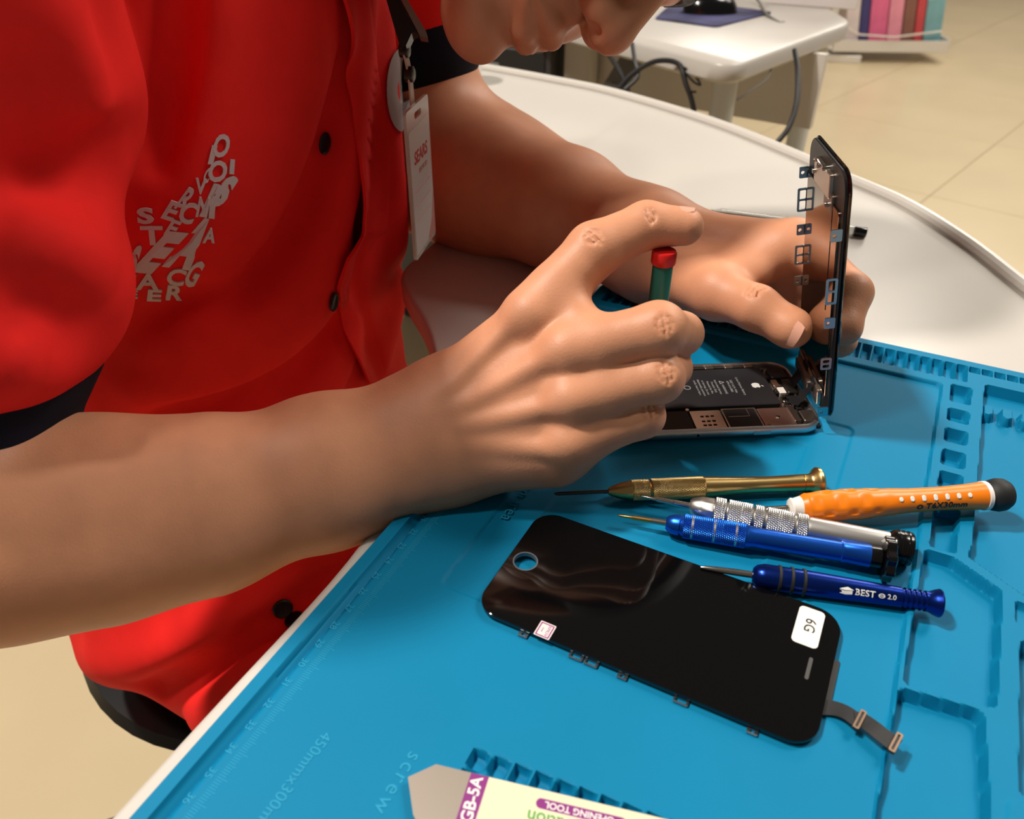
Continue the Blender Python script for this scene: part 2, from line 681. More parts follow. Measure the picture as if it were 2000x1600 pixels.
press(rr2(7.5, 226, -442, -34, 3), 0.0)
Z -= 1.8 * np.exp(-((XX - 8.9) / 1.1) ** 2) * (YY < -36) * (YY > -440)
for k in range(60):
    x = 11 + 6.82 * k
    if x > 290: break
    y1 = -25.5 if x < 240 else -13
    press(rr2(x - 2.5, x + 2.5, y1, -6.5, 1.0, XX), -2.2, 0.5)
press(rr2(45, 187, -298, -100, 4), -0.9)
press(rr2(66, 167, -246, -125, 2), -1.8)
for a, b in ((-51, -32), (-72, -59.5), (-93, -80), (-115, -101), (-135, -121.5), (-181, -150)):
    press(rr2(231.3, 241.3, a, b, 2), -3.8)
press(rr2(248.7, 292, -178, -24, 2.5), -4.2)
comb = np.clip(0.5 - rr2(248.7, 292, -55, -44, 0.5) / 1.1, 0, 1)
Z = np.maximum(Z, -4.2 + comb * 5.2)
for x in (256, 265.5, 275, 284.5):
    press(rr2(x - 1.6, x + 1.6, -58, -42, 1), -4.2)
    press(rr2(x - 3.2, x + 3.2, -58, -53.5, 1), -4.2)
press(poly2([(225, -187), (236, -184.5), (255, -197), (254, -230), (252, -259), (222, -261.5)], 3), -3.8)
press(poly2([(221, -268), (248, -265), (250.5, -300), (248, -438), (213, -438), (218, -322)], 3), -3.8)
press(poly2([(249.5, -150), (292, -150), (292, -196), (264, -194), (243, -180)], 2), -4.2)
press(rr2(268, 298, -292, -222, 2), -4.2)
press(rr2(266, 296, -212, -200, 2), -1.2)
press(rr2(264, 296, -438, -296, 3), 2.9)
for r in range(8):
    for c in range(11):
        cx, cy = 91.4 + 7.72 * c, -361.2 + 0.095 * 7.72 * c - 8.2 * r
        if cy < -440: continue
        press(rr2(cx - 2.9, cx + 2.9, cy - 3.1, cy + 3.1, 1.0, XX), -4.2, 0.5)
# round the outer corners and edges
Xp, Yp = XX.copy(), YY.copy()
for cx, cy in ((8, -8), (292, -8), (8, -442), (292, -442)):
    sx, sy = (-1 if cx < 150 else 1), (1 if cy > -200 else -1)
    m = ((XX - cx) * sx > 0) & ((YY - cy) * sy > 0)
    rr_ = np.maximum(np.abs(XX - cx), np.abs(YY - cy))
    l_ = np.hypot(XX - cx, YY - cy) + 1e-9
    Xp = np.where(m, cx + (XX - cx) / l_ * rr_, Xp)
    Yp = np.where(m, cy + (YY - cy) / l_ * rr_, Yp)
nx, ny = XX.shape
V = np.column_stack([Xp.ravel(), Yp.ravel(), Z.ravel()])
I = np.arange(nx * ny).reshape(nx, ny)
F = np.stack([I[:-1, :-1], I[:-1, 1:], I[1:, 1:], I[1:, :-1]], -1).reshape(-1, 4)
rim = np.concatenate([I[:, 0], I[-1, 1:], I[-2::-1, -1], I[0, -2:0:-1]])
R1 = V[rim].copy()
R1[:, 2] = TT
nb = len(V)
V = np.concatenate([V, R1])
k = len(rim)
a = np.arange(k)
b = (a + 1) % k
F = np.concatenate([F, np.stack([rim[a], rim[b], nb + b, nb + a], -1)])
mat_thing = Thing('repair_mat', 'blue silicone repair mat with moulded trays and ruler lying on the bench', 'mat', (150, -225, TT))
part('mat_sheet', (V, F), BLUE, mat_thing, world=True, auto=40)
UPX = np.array([[0, 1, 0], [-1, 0, 0], [0, 0, 1.0]])    # lettering that reads from the person's side
tick = [box(14.2, 17.2 + (1.6 if n % 10 == 0 else (0.8 if n % 5 == 0 else 0)), -56.2 - n - 0.16, -56.2 - n + 0.16, -0.05, 0.12, 0.05) for n in range(0, 381)]
part('ruler_scale', join(*tick), BLUE2, mat_thing, world=True, smooth=False, label='moulded millimetre scale', kind='stuff')
for n in range(1, 39):
    part('ruler_number', xf(text(str(n), 4.2, 0.2), UPX, (11.2, -56.2 - 10 * n, 0.06)), BLUE2, mat_thing, world=True, smooth=False)
for s, size, x, y, sp in (('operation area', 8.5, 49.5 - 3.8, -222, 1.1), ('screw position', 8.0, 70.8, -399, 1.25), ('450mmx300mm', 6.0, 38.2, -396, 1.0)):
    part('moulded_lettering', xf(text(s, size, 0.25, spacing=sp), UPX, (x, y, 0.06)), BLUE2, mat_thing, world=True, smooth=False)
# ------------------------------------------------------------------ the person
SKIN = mat('skin', (204, 144, 110), rough=0.48, spec=0.4, var=0.06, vscale=60, bump=0.25, bscale=900, bdist=0.0004, sss=0.12)
RED = mat('red_cotton', (236, 38, 34), rough=0.85, spec=0.2, var=0.05, vscale=40, bump=0.3, bscale=1600, bdist=0.0003)
NAVY = mat('navy_cotton', (22, 22, 34), rough=0.9, spec=0.2, bump=0.3, bscale=1600, bdist=0.0003)
HAIRM = mat('black_hair', (18, 14, 12), rough=0.6, bump=0.8, bscale=300)
TROU = mat('dark_trouser_cloth', (24, 25, 32), rough=0.9, bump=0.3, bscale=900)
NAIL = mat('fingernail', (214, 160, 138), rough=0.3, spec=0.5)
BLACKP = mat('black_plastic', (18, 18, 19), rough=0.35)
WHITETHREAD = mat('white_thread', (205, 196, 196), rough=0.7, bump=0.4, bscale=3000)

person = Thing('person', 'person in a red short-sleeved work shirt bending over the bench, repairing a phone', 'person', (-290, -115, -300))


def finger(J, R, k=4.0):
    """J joints from knuckle to tip centre"""
    it = []
    for i in range(len(J) - 1):
        it.append(Cap(J[i], J[i + 1], R[i], R[i + 1], k=k))
    return it


def hand(Wp, MC, FG, RD, thumb, TR, side):
    """Wp wrist centre, MC knuckles index..little, FG joint lists, thumb joints; side: +1 if index->little x wrist->knuckle is the back of the hand"""
    Wp = np.asarray(Wp, float)
    MC = [np.asarray(m, float) for m in MC]
    L = nrm(MC[3] - MC[0])
    A = nrm(MC[1] - Wp)
    dn = nrm(np.cross(L, A)) * side
    palm = []
    wo = (-13, -4, 5, 13)
    for m, o_, r in zip(MC, wo, (12.0, 12.5, 12.0, 11.0)):
        palm.append(Cap(Wp + L * o_ - dn * 1, m - dn * 2, 17, r, k=9))
    # flesh on the palm side, heel of the hand, webs between the knuckles
    palm.append(Cap(Wp + L * 14 - dn * 7 + A * 10, MC[3] - dn * 8, 16, 12, k=10))
    palm.append(Cap(Wp + L * 19 - dn * 9 + A * 20, MC[3] + L * 3 - dn * 9 - A * 12, 15, 13, k=12))
    palm.append(Cap(Wp - dn * 6 + A * 12, MC[1] - dn * 10, 16, 12, k=10))
    palm.append(Cap(Wp + L * 6 - dn * 6 + A * 12, MC[2] - dn * 10, 16, 12, k=10))
    for a in range(3):
        p, q = FG[a][1], FG[a + 1][1]
        wa = MC[a] * 0.66 + p * 0.34
        wb = MC[a + 1] * 0.66 + q * 0.34
        palm.append(Cap(wa - dn * 2, wb - dn * 2, 7.5, 7.5, k=7))
    T = [np.asarray(t, float) for t in thumb]
    palm.append(Cap(T[0], T[1], TR[0], TR[1], k=12))
    palm.append(Cap(T[0] - dn * 3, T[1] * 0.5 + MC[0] * 0.5 - dn * 6, 14, 8, k=10))
    return L, A, dn, palm


# ---- right arm and hand (pressing the screwdriver)
rW = at(838, 856, 384)
rMC = [at(1040, 616, 364), at(1108, 688, 355), at(1116, 780, 354), at(1112, 862, 358)]
rI = [rMC[0], at(1160, 488, 368), at(1262, 440, 372), np.array([86.0, -141.0, 113.5])]
rM = [rMC[1], at(1286, 644, 348), np.array([98.0, -169, 73]), np.array([90.0, -160, 60])]
rR = [rMC[2], at(1286, 738, 352), np.array([97.0, -175, 57]), np.array([85.0, -166, 47])]
rP = [rMC[3], at(1254, 812, 360), np.array([90.0, -188, 41]), np.array([80.0, -178, 35])]
rT = [np.array([2.0, -214, 40]), np.array([36.0, -184, 50]), np.array([59.0, -160, 51]), np.array([75.0, -142, 52])]
L, A, dn, palmR = hand(rW, rMC, [rI, rM, rR, rP], None, rT, (15, 12), 1)
rDN = dn
palmR.append(Cap(rMC[0] * 0.62 + rI[1] * 0.38, rMC[1] * 0.7 + rM[1] * 0.3, 9.5, 8.5, k=9))
fR = [Grp(finger([rMC[0] - dn * 1, *rI[1:]], (14, 12.6, 10.8, 9.0)), k=3),
      Grp(finger([rMC[1] - dn * 1, *rM[1:]], (13, 12.2, 9.8, 8.4)), k=1.6),
      Grp(finger([rMC[2] - dn * 1, *rR[1:]], (12.5, 11.2, 9.2, 8)), k=1.6),
      Grp(finger([rMC[3] - dn * 1, *rP[1:]], (11.5, 10, 8.4, 7.2)), k=1.6),
      Grp(finger(rT, (14, 12, 10.5, 9)), k=2)]


def knuckle_lines(J, i, dn, R_, w=7.5, n=3, gap=3.2, r=0.85, lift=0.6):
    """skin creases over a finger joint"""
    t = nrm(nrm(J[i] - J[i - 1]) + 0.25 * nrm(J[i + 1] - J[i]))
    s = nrm(np.cross(t, dn))
    d2 = nrm(np.cross(s, t))
    rad = R_[i]
    out = []
    for q in range(n):
        o_ = (q - (n - 1) / 2) * gap
        c = J[i] + t * o_ + d2 * (rad + lift)
        e = w * (0.62 if q == (n - 1) // 2 else 0.45)
        dz = rad - math.sqrt(rad * rad - e * e)
        bow = t * (0.8 * (q - (n - 1) / 2))
        out.append(Cap(c - s * e - d2 * dz - bow, c, r * 0.75, r))
        out.append(Cap(c, c + s * e - d2 * dz - bow, r, r * 0.75))
    return out


carveR = knuckle_lines(rI, 1, dn, (0, 12.6, 10.8)) + knuckle_lines(rM, 1, dn, (0, 12.2, 9)) + knuckle_lines(rR, 1, dn, (0, 11.2, 9)) + knuckle_lines(rP, 1, dn, (0, 10, 8), w=6) + knuckle_lines(rI, 2, dn, (0, 12.6, 10.8), w=6, n=2)
fa = [rW, at(640, 920, 380), at(400, 985, 372), at(200, 1012, 364), at(0, 1034, 354), at(-170, 1056, 346)]
arR = []
for i, (ra, rb) in enumerate(((18, 21), (21, 26), (26, 32), (32, 36), (36, 36))):
    sp0, sp1 = (12, 12, 12, 12, 10)[i], (12, 12, 12, 10, 8)[i]
    for s in (-1, 1):
        arR.append(Cap(fa[i] + L * s * sp0, fa[i + 1] + L * s * sp1, ra, rb, k=24))
styl = rW + L * 17 + dn * 12 - A * 8
arR.append(Ell(styl, (9, 9, 6), k=9))
SR = np.array([-172.0, -302, 288])
EB = fa[-1]
arR.append(Cap(EB, EB * 0.6 + SR * 0.4, 42, 38, k=18))
arR.append(Cap(EB * 0.6 + SR * 0.4, SR, 38, 42, k=18))
# tendons over the back of the hand
tend = [Cap(rW + dn * 13 + A * 12 + L * o_, m + dn * 9.0 - A * 6, 2.6, 3.0, k=5) for o_, m in zip((-8, -2, 3, 8), rMC)]
knob = [Ell(m + dn * 4.5, (9, 9, 8), k=6) for m in rMC]
bodyR = Grp([Grp(palmR + knob + tend + arR, k=0), Grp(fR, k=6)], carve=carveR, kc=0.7)
lo = np.min([rW, *fa, SR], axis=0) - 75
hi = np.max([*rI, *rM, rW, SR], axis=0) + 40

# ---- left arm and hand (holding the lifted screen upright)
lW = at(1262, 478, 530)
lI = [at(1558, 470, 474), at(1664, 572, 447), at(1648, 640, 440), np.array([159.5, -69.0, 40.0])]
lM = [lI[0] + np.array([5.0, 8, -17]), lI[1] + np.array([-6.0, 10, -15]), np.array([165.0, -56, 27]), np.array([158.0, -60, 26])]
lR = [lI[0] + np.array([6.0, 14, -32]), lI[1] + np.array([-14.0, 20, -26]), np.array([156.0, -38, 18]), np.array([150.0, -44, 18])]
lP = [lI[0] + np.array([2.0, 18, -46]), lI[1] + np.array([-26.0, 28, -36]), np.array([142.0, -22, 14]), np.array([134.0, -26, 14])]
lT = [at(1335, 540, 503), at(1400, 572, 468), at(1478, 602, 446), at(1543, 640, 437)]
L2, A2, dn2, palmL = hand(lW, [lI[0], lM[0], lR[0], lP[0]], [lI, lM, lR, lP], None, lT, (19, 16), -1)
palmL.append(Cap(lT[1] + np.array([2.0, 4, 2]), lI[0] + np.array([-8.0, -4, -6]), 9, 11, k=12))     # web between thumb and index
palmL.append(Cap(lT[0], lI[0] * 0.8 + lT[1] * 0.2, 14, 12, k=12))
fL = [Grp(finger(lI, (13, 11, 9.3, 8.2)), k=3), Grp(finger(lM, (12, 10.6, 9, 8)), k=1.6),
      Grp(finger(lR, (11.5, 10, 8.6, 7.6)), k=1.6), Grp(finger(lP, (10, 9, 7.6, 6.6)), k=1.6),
      Grp(finger(lT, (17, 14.5, 12.8, 10.8)) + [Ell(lT[3], (12, 12, 10.5), k=4)], k=3)]
tdn = nrm(np.cross(lT[2] - lT[1], np.array([0.3, 0.9, 0.2])))
if tdn @ (CC - lT[2]) < 0: tdn = -tdn
carveL = []
for o_, wd in ((-2.5, 8), (0.6, 9), (3.6, 7)):
    t = nrm(lT[3] - lT[1])
    s = nrm(np.cross(t, tdn))
    c = lT[2] + t * o_ + tdn * 13.05
    carveL += [Cap(c - s * wd * 0.7 - tdn * 1.3, c, 0.85), Cap(c, c + s * wd * 0.7 - tdn * 1.3, 0.85)]
arL = []
lE = at(860, 325, 655)
la = [lW, lW * 0.6 + lE * 0.4, lW * 0.25 + lE * 0.75, lE]
for i, (ra, rb) in enumerate(((19, 24), (24, 37), (37, 46))):
    for s in (-1, 1):
        arL.append(Cap(la[i] + L2 * s * 11, la[i + 1] + L2 * s * 10, ra, rb, k=40))
arL.append(Cap(at(985, 266, 640), at(1140, 366, 580), 20, 15, k=26))
arL.append(Cap(at(1140, 366, 580), at(1275, 440, 530), 15, 13, k=26))
SL = np.array([-240.0, 62, 290])
arL.append(Cap(lE, lE * 0.4 + SL * 0.6, 46, 54, k=30))
arL.append(Cap(lE * 0.4 + SL * 0.6, SL, 52, 56, k=18))
bodyL = Grp([Grp(palmL + arL, k=0), Grp(fL, k=6)], carve=carveL, kc=0.8)

# ---- head and neck
yaw, lean = math.radians(7), math.radians(3)
right_i, down_i = CR[0], CR[1]
t23 = math.radians(20)
hU = math.cos(t23) * right_i - math.sin(t23) * down_i
hF = math.sin(t23) * right_i + math.cos(t23) * down_i
hR = np.cross(hF, hU)
hU, hR = nrm(hU * math.cos(lean) + hR * math.sin(lean)), nrm(hR * math.cos(lean) - hU * math.sin(lean))
hF, hR = nrm(hF * math.cos(yaw) + hR * math.sin(yaw)), nrm(hR * math.cos(yaw) - hF * math.sin(yaw))
HM = np.stack([hR, hU, hF], 1)
HS = 1.10
HO = at(942, 100, 432) - HS * (HM @ np.array([0, -80.0, 90.0]))


def H(r, u, f):
    return HO + HS * (HM @ np.array([r, u, f], float))


def he(r, u, f, rr, k=12):
    return Ell(H(r, u, f), np.array(rr) * HS, HM, k=k)


NB = np.array([-168.0, -98, 300])
headp = [he(0, 45, -5, (76, 84, 97)), he(0, -5, 34, (62, 66, 54), 20), he(0, -48, 30, (52, 34, 50), 18),
         Cap(H(46, -52, 18), H(10, -78, 70), 20, 15, k=16), Cap(H(-46, -52, 18), H(-10, -78, 70), 20, 15, k=16),
         he(0, -78, 76, (23, 14, 16), 10), he(36, -30, 52, (27, 30, 25), 16), he(-36, -30, 52, (27, 30, 25), 16),
         he(0, -46, 76, (27, 20, 18), 12),
         he(0, 32, 70, (48, 13, 16), 14),
         Cap(H(0, 22, 86), H(0, -14, 104), 8, 11, k=10), he(0, -18, 105, (11.5, 10.5, 10.5), 6),
         he(11.5, -21, 96, (7.5, 8, 9.5), 7), he(-11.5, -21, 96, (7.5, 8, 9.5), 7),
         Cap(H(0, -32, 87), H(0, -42, 90), 7, 8, k=6),
         Cap(H(21, -50, 86), H(6, -44.5, 94), 4.2, 5.6, k=4), Cap(H(-21, -50, 86), H(-6, -44.5, 94), 4.2, 5.6, k=4), Cap(H(6, -44.5, 94), H(-6, -44.5, 94), 5.6, 5.6, k=3),
         Cap(H(20, -53, 86), H(5, -57.5, 91), 4.2, 6.2, k=3), Cap(H(-20, -53, 86), H(-5, -57.5, 91), 4.2, 6.2, k=3), Cap(H(5, -57.5, 91), H(-5, -57.5, 91), 6.2, 6.2, k=3),
         he(77, 2, -2, (6, 32, 18), 3), he(-77, 2, -2, (6, 32, 18), 3),
         Cap(H(0, -20, -22), NB, 62, 70, k=25), Cap(H(0, -50, 5), NB * 0.8 + H(0, -60, 0) * 0.2, 44, 55, k=25)]
headc = [he(7.5, -27, 106, (3.3, 3.8, 5.0)), he(-7.5, -27, 106, (3.3, 3.8, 5.0)),
         Cap(H(24, -52, 87), H(8, -50.5, 100), 1.1), Cap(H(-24, -52, 87), H(-8, -50.5, 100), 1.1), Cap(H(8, -50.5, 100), H(-8, -50.5, 100), 1.1),
         Cap(H(21, -14, 92), H(25, -26, 88), 1.3), Cap(H(-21, -14, 92), H(-25, -26, 88), 1.3),
         Cap(H(27, -24, 90), H(33, -44, 82), 1.6), Cap(H(-27, -24, 90), H(-33, -44, 82), 1.6),
         he(31, 14, 88, (15, 8, 9)), he(-31, 14, 88, (15, 8, 9))]
headG = Grp(headp, carve=headc, kc=2.5)

# ---- trunk under the shirt
trunkp = [Ell((-262, -112, 100), (100, 160, 180), k=30), Ell((-275, -112, -90), (105, 155, 190), k=40),
          Ell((-245, -110, 235), (95, 160, 95), k=40), Cap(SR + [-5, 30, 5], SL + [-5, -30, 5], 55, 55, k=30),
          Cap(NB, (-235, -108, 250), 66, 80, k=30)]
trunkG = Grp(trunkp)

Vs, Fs, nn = [], [], 0
for G, l_, h_, res in ((bodyR, lo, hi, 1.0), (bodyL, np.min([lE, SL, *lP], axis=0) - 70, np.max([lE, SL, *lI, lW], axis=0) + 70, 1.3),
                       (headG, np.min([H(-110, -110, -110), H(110, 140, 120), NB], axis=0) - 130, np.max([H(110, 140, 120), H(-110, -110, -110), NB], axis=0) + 130, 1.6),
                       (trunkG, (-400, -360, -310), (-80, 130, 400), 6.0)):
    V, F = polygonise(G, l_, h_, res)
    Vs.append(V)
    Fs.append(F + nn)
    nn += len(V)
part('body', (np.concatenate(Vs), np.concatenate(Fs)), SKIN, person, auto=None, world=True, label='brown skin of face, forearms and hands')


def px_rays(G, px, n=120, t0=120.0):
    """where viewing rays through photo pixels meet a modelled surface"""
    px = np.asarray(px, float)
    d = np.column_stack([(px[:, 0] - 1000) / CF, (px[:, 1] - 800) / CF, np.ones(len(px))]) @ CR
    d = (d / np.linalg.norm(d, axis=1)[:, None]).astype(np.float32)
    t = np.full(len(px), t0, np.float32)
    for _ in range(n):
        q = G.d((CC + t[:, None] * d).astype(np.float32))
        t = np.minimum(t + q * 0.8, 1400)
    return CC + t[:, None] * d


# ---- shirt
class Draped:
    """a surface with soft cloth folds laid along lines: (points, width, height)"""

    def __init__(self, base, lines, k=0.0):
        self.base, self.k, self.carve = base, k, []
        self.lines = [(np.asarray(p, np.float32), w_, h_) for p, w_, h_ in lines]

    def d(self, P, box=None):
        D = self.base.d(P, box)
        out = np.zeros(len(P), np.float32)
        near = np.abs(D) < 40
        Q = P[near]
        acc = np.zeros(len(Q), np.float32)
        for pts, w_, h_ in self.lines:
            if box is not None and np.min(np.linalg.norm(pts - box[0], axis=1)) > box[1] + 3 * w_ + 45:
                continue
            best = np.full(len(Q), 1e9, np.float32)
            n = len(pts) - 1
            amp = np.zeros(len(Q), np.float32)
            for i in range(n):
                ba = pts[i + 1] - pts[i]
                if box is not None and np.linalg.norm((pts[i] + pts[i + 1]) / 2 - box[0]) > box[1] + 2.8 * w_ + np.linalg.norm(ba) / 2:
                    continue
                pa = Q - pts[i]
                h = np.clip(pa @ ba / (ba @ ba), 0, 1)
                q = np.linalg.norm(pa - h[:, None] * ba, axis=1)
                s_ = (i + h) / n
                a_ = np.sin(np.pi * np.clip(s_ * 0.86 + 0.07, 0, 1)) ** 0.6
                up = q < best
                best = np.where(up, q, best)
                amp = np.where(up, a_, amp)
            acc += h_ * amp * np.exp(-(best / w_) ** 2)
        out[near] = acc
        return D - out


shirt_base = [Ell((-254, -112, 105), (118, 172, 190), k=30), Ell((-272, -118, -110), (126, 172, 215), k=50),
              Ell((-240, -110, 240), (110, 175, 100), k=40), Cap(SR + [-5, 30, 8], SL + [-5, -30, 8], 66, 66, k=30),
              Cap((-280, -205, -235), (-110, -222, -232), 92, 86, k=40), Cap((-280, -30, -235), (-140, -5, -232), 92, 80, k=40)]
base0 = Grp(list(shirt_base))
slv = [Cap(SR + [8, 0, 0], at(-60, 160, 332), 72, 66, k=14), Ell(at(-55, 180, 330), (64, 64, 62), k=14),
       Ell(at(-62, 505, 340), (64, 64, 60), k=16), Ell(at(-90, 622, 344), (66, 66, 40), k=20)]
slvG = Grp(list(slv))
slvL = [Cap(SL, SL * 0.45 + lE * 0.55 + [0, 0, 10], 72, 64, k=25)]


def line(G, pts, w_, h_):
    return (px_rays(G, spline(np.asarray(pts, float), 4)), w_, h_)


TL = [line(base0, p, w_ * 0.85, h_ * 2.9) for p, w_, h_ in (
    ([(420, -80), (405, 120), (385, 300), (350, 420)], 22, 7),
    ([(352, -60), (345, 150), (322, 320)], 11, -9),
    ([(590, -60), (560, 120), (500, 320), (420, 470)], 34, 9),
    ([(668, 120), (640, 240), (585, 400), (480, 540), (330, 620)], 15, -9),
    ([(700, -60), (690, 100), (668, 300), (625, 460), (520, 590), (380, 660)], 18, 10),
    ([(650, 500), (590, 610), (470, 700), (290, 760)], 20, 11),
    ([(640, 640), (560, 720), (440, 780), (330, 810)], 14, -10),
    ([(690, 620), (640, 730), (590, 800)], 16, 9),
    ([(560, 420), (470, 540), (300, 680)], 14, 5),
    ([(712, 60), (705, 250), (700, 430), (690, 520), (712, 640), (735, 720)], 9, -7),
    ([(748, 40), (752, 250), (765, 420), (770, 560), (748, 690)], 20, 6),
    ([(700, 1030), (590, 1130), (470, 1210), (330, 1270), (100, 1300)], 24, 13),
    ([(690, 1090), (560, 1190), (430, 1280), (300, 1340)], 16, -16),
    ([(600, 1030), (420, 1130), (200, 1210)], 26, 8),
    ([(540, 1240), (470, 1330), (400, 1420)], 18, 8))]
SLN = [line(slvG, p, w_, h_ * 1.8) for p, w_, h_ in (
    ([(60, -40), (150, 120), (205, 260)], 22, 6), ([(170, -40), (215, 90), (230, 200)], 14, -5),
    ([(268, 282), (215, 318), (130, 335), (20, 335)], 15, -12), ([(20, 420), (120, 480), (215, 560)], 20, 6),
    ([(0, 560), (110, 620), (190, 670)], 16, -6), ([(0, 690), (90, 720)], 16, 5), ([(40, 40), (100, 200), (110, 300)], 16, -4))]
sleeveR = Draped(slvG, SLN)
sleeveR.k = 7
torsoG = Draped(base0, TL)
shirtG = Grp([torsoG, sleeveR, Grp(slvL, k=16)])
V, F = polygonise(shirtG, (-440, -420, -345), (-20, 190, 420), 3.0, big=4)
# open the neck: drop faces inside the collar opening
cen = V[F].mean(1)
keep = np.linalg.norm((cen - NB) @ (np.eye(3) - np.outer(nrm(H(0, -20, -22) - NB), nrm(H(0, -20, -22) - NB))), axis=1) > 58
keep |= ((cen - NB) @ nrm(H(0, -20, -22) - NB) < -30)
F = F[keep]
STREE = BVHTree.FromPolygons(V.tolist(), F.tolist())
shirt = part('shirt', (V, F), RED, person, auto=None, world=True, label='red cotton work shirt with white embroidery')
# cuffs
cz = nrm(at(-75, 650, 346) - at(-30, 190, 330))
c0 = at(-108, 672, 346)
cuffG = Grp([Cap(c0, c0 + cz * 22, 63, 57, k=8)])
V, F = polygonise(cuffG, c0 - 110, c0 + 110, 2.6)
V = V[:, :]
m = ((V[F].mean(1) - c0) @ cz) > -12
part('cuff', (person.local(V), F[m]), NAVY, shirt, auto=None, label='navy sleeve cuff')
eL = SL * 0.36 + lE * 0.64 + [0, 0, 10]
aL = nrm(lE - SL)
cuffL = Grp([Cap(SL * 0.55 + lE * 0.45 + [0, 0, 10], eL, 67, 60, k=8)])
V, F = polygonise(cuffL, eL - 130, eL + 130, 2.6)
part('cuff', (person.local(V), F), NAVY, shirt, auto=None, label='navy sleeve cuff')

# ---- shirt front: overlapping flap, buttons, collar, embroidery
ys = np.linspace(-60, 745, 70)
xw = np.interp(ys, [-60, 0, 70, 140, 200, 300, 400, 450, 500, 560, 640, 745], [640, 655, 664, 671, 684, 695, 692, 688, 662, 652, 668, 702])
nu = 12
pxs = np.array([(x + (74 if y < 460 else 60) * u, y) for x, y in zip(xw, ys) for u in np.linspace(0, 1, nu)])
hits, gn = bvh_rays(STREE, pxs)
gg = gn.reshape(len(ys), nu, 3)
for _ in range(6):
    gp = np.pad(gg, ((1, 1), (1, 1), (0, 0)), mode='edge')
    gg = (gp[:-2, 1:-1] + gp[2:, 1:-1] + gp[1:-1, :-2] + gp[1:-1, 2:] + gp[1:-1, 1:-1]) / 5
gn = (gg / np.linalg.norm(gg, axis=2)[:, :, None]).reshape(-1, 3)
lift = np.tile(np.array([6.5, 6.0, 5.2, 4.2, 3.4, 2.6, 2.0, 1.5, 1.1, 0.7, 0.2, -1.2]), len(ys))
wob = 1 + 0.5 * np.sin(np.repeat(ys, nu) / 55.0)
top = hits + gn * (lift * wob)[:, None]
bot = hits + gn * (lift * wob - 2.2)[:, None]
Ig = np.arange(len(ys) * nu).reshape(len(ys), nu)
F1 = np.stack([Ig[:-1, :-1], Ig[1:, :-1], Ig[1:, 1:], Ig[:-1, 1:]], -1).reshape(-1, 4)
nT = len(top)
E_ = Ig[:, 0]
Fe = np.stack([E_[:-1], E_[:-1] + nT, E_[1:] + nT, E_[1:]], -1)
part('placket_flap', (person.local(np.concatenate([top, bot])), np.concatenate([F1, F1[:, ::-1] + nT, Fe])), RED, shirt, auto=60, label='wavy front flap of the shirt')


def disc_on(G, px, r, name, m, th=2.0, lift=0.6, parent=shirt, label=None, sq=1.0):
    c, g = bvh_rays(STREE, [px, (px[0] + 6, px[1]), (px[0] - 6, px[1]), (px[0], px[1] + 6)])
    c, g = c[0], nrm(g.mean(0))
    x = nrm(np.cross(g, (0.1, 0.2, 1)))
    M = np.stack([x * sq, np.cross(g, x), g], 1)
    L = lathe([(0, r), (th * 0.6, r), (th, r * 0.85), (th * 0.8, r * 0.6), (th * 0.8, 0.1)], 28, 'z')
    V = L[0] @ M.T + c + g * lift
    return part(name, (person.local(V), L[1]), m, parent, label=label)


for p_ in ((636, 282), (647, 588), (577, 1214), (551, 1187)):
    disc_on(shirtG, p_, 6.6, 'button', BLACKP, lift=1.5, label='black shirt button', sq=0.5 if p_[1] < 800 else 1.0)
# collar round the neck
nd = nrm(H(0, -20, -22) - NB)
cx_ = nrm(np.cross(nd, (0, 0, 1)))
cy_ = np.cross(nd, cx_)
loops = []
for q, (rr_, dz) in enumerate(((86, -26), (80, -6), (76, 12), (79, 14), (90, -4), (98, -22))):
    a = np.linspace(0, 2 * math.pi, 48, endpoint=False)
    loops.append(NB + nd * dz + rr_ * (np.cos(a)[:, None] * cx_ + np.sin(a)[:, None] * cy_))
part('collar', (person.local(loft(loops, False, False)[0]), loft(loops, False, False)[1]), RED, shirt)


def sew(ch, cx, cy, h, rot=0.0, shear=0.0, wid=1.0, bold=0.0, m=None, up=1.0):
    """one embroidered letter laid on the cloth; sizes in photo pixels"""
    V, F = text(ch, 1.0, 0.1, bold)
    lo_, hi_ = V.min(0), V.max(0)
    q = (V[:, :2] - (lo_[:2] + hi_[:2]) / 2) / (hi_[1] - lo_[1])
    x = q[:, 0] * h * wid + q[:, 1] * h * shear
    y = q[:, 1] * h
    a = math.radians(rot)
    px = np.column_stack([cx + x * math.cos(a) + y * math.sin(a), cy - (y * math.cos(a) - x * math.sin(a))])
    hit, g = bvh_rays(STREE, px)
    ss = sleeveR.d(hit.astype(np.float32))
    bad = np.abs(ss) < 4
    if bad.any():
        q_ = px_rays(base0, px[bad], 60)
        hit[bad] = q_
        g[bad] = g[~bad].mean(0) if (~bad).any() else np.array([1.0, 0, 0])
    P = hit + g * np.where(V[:, 2] > 0, up, -0.8)[:, None]
    part('embroidered_letter', (person.local(P), F), m or WHITETHREAD, shirt, smooth=False)


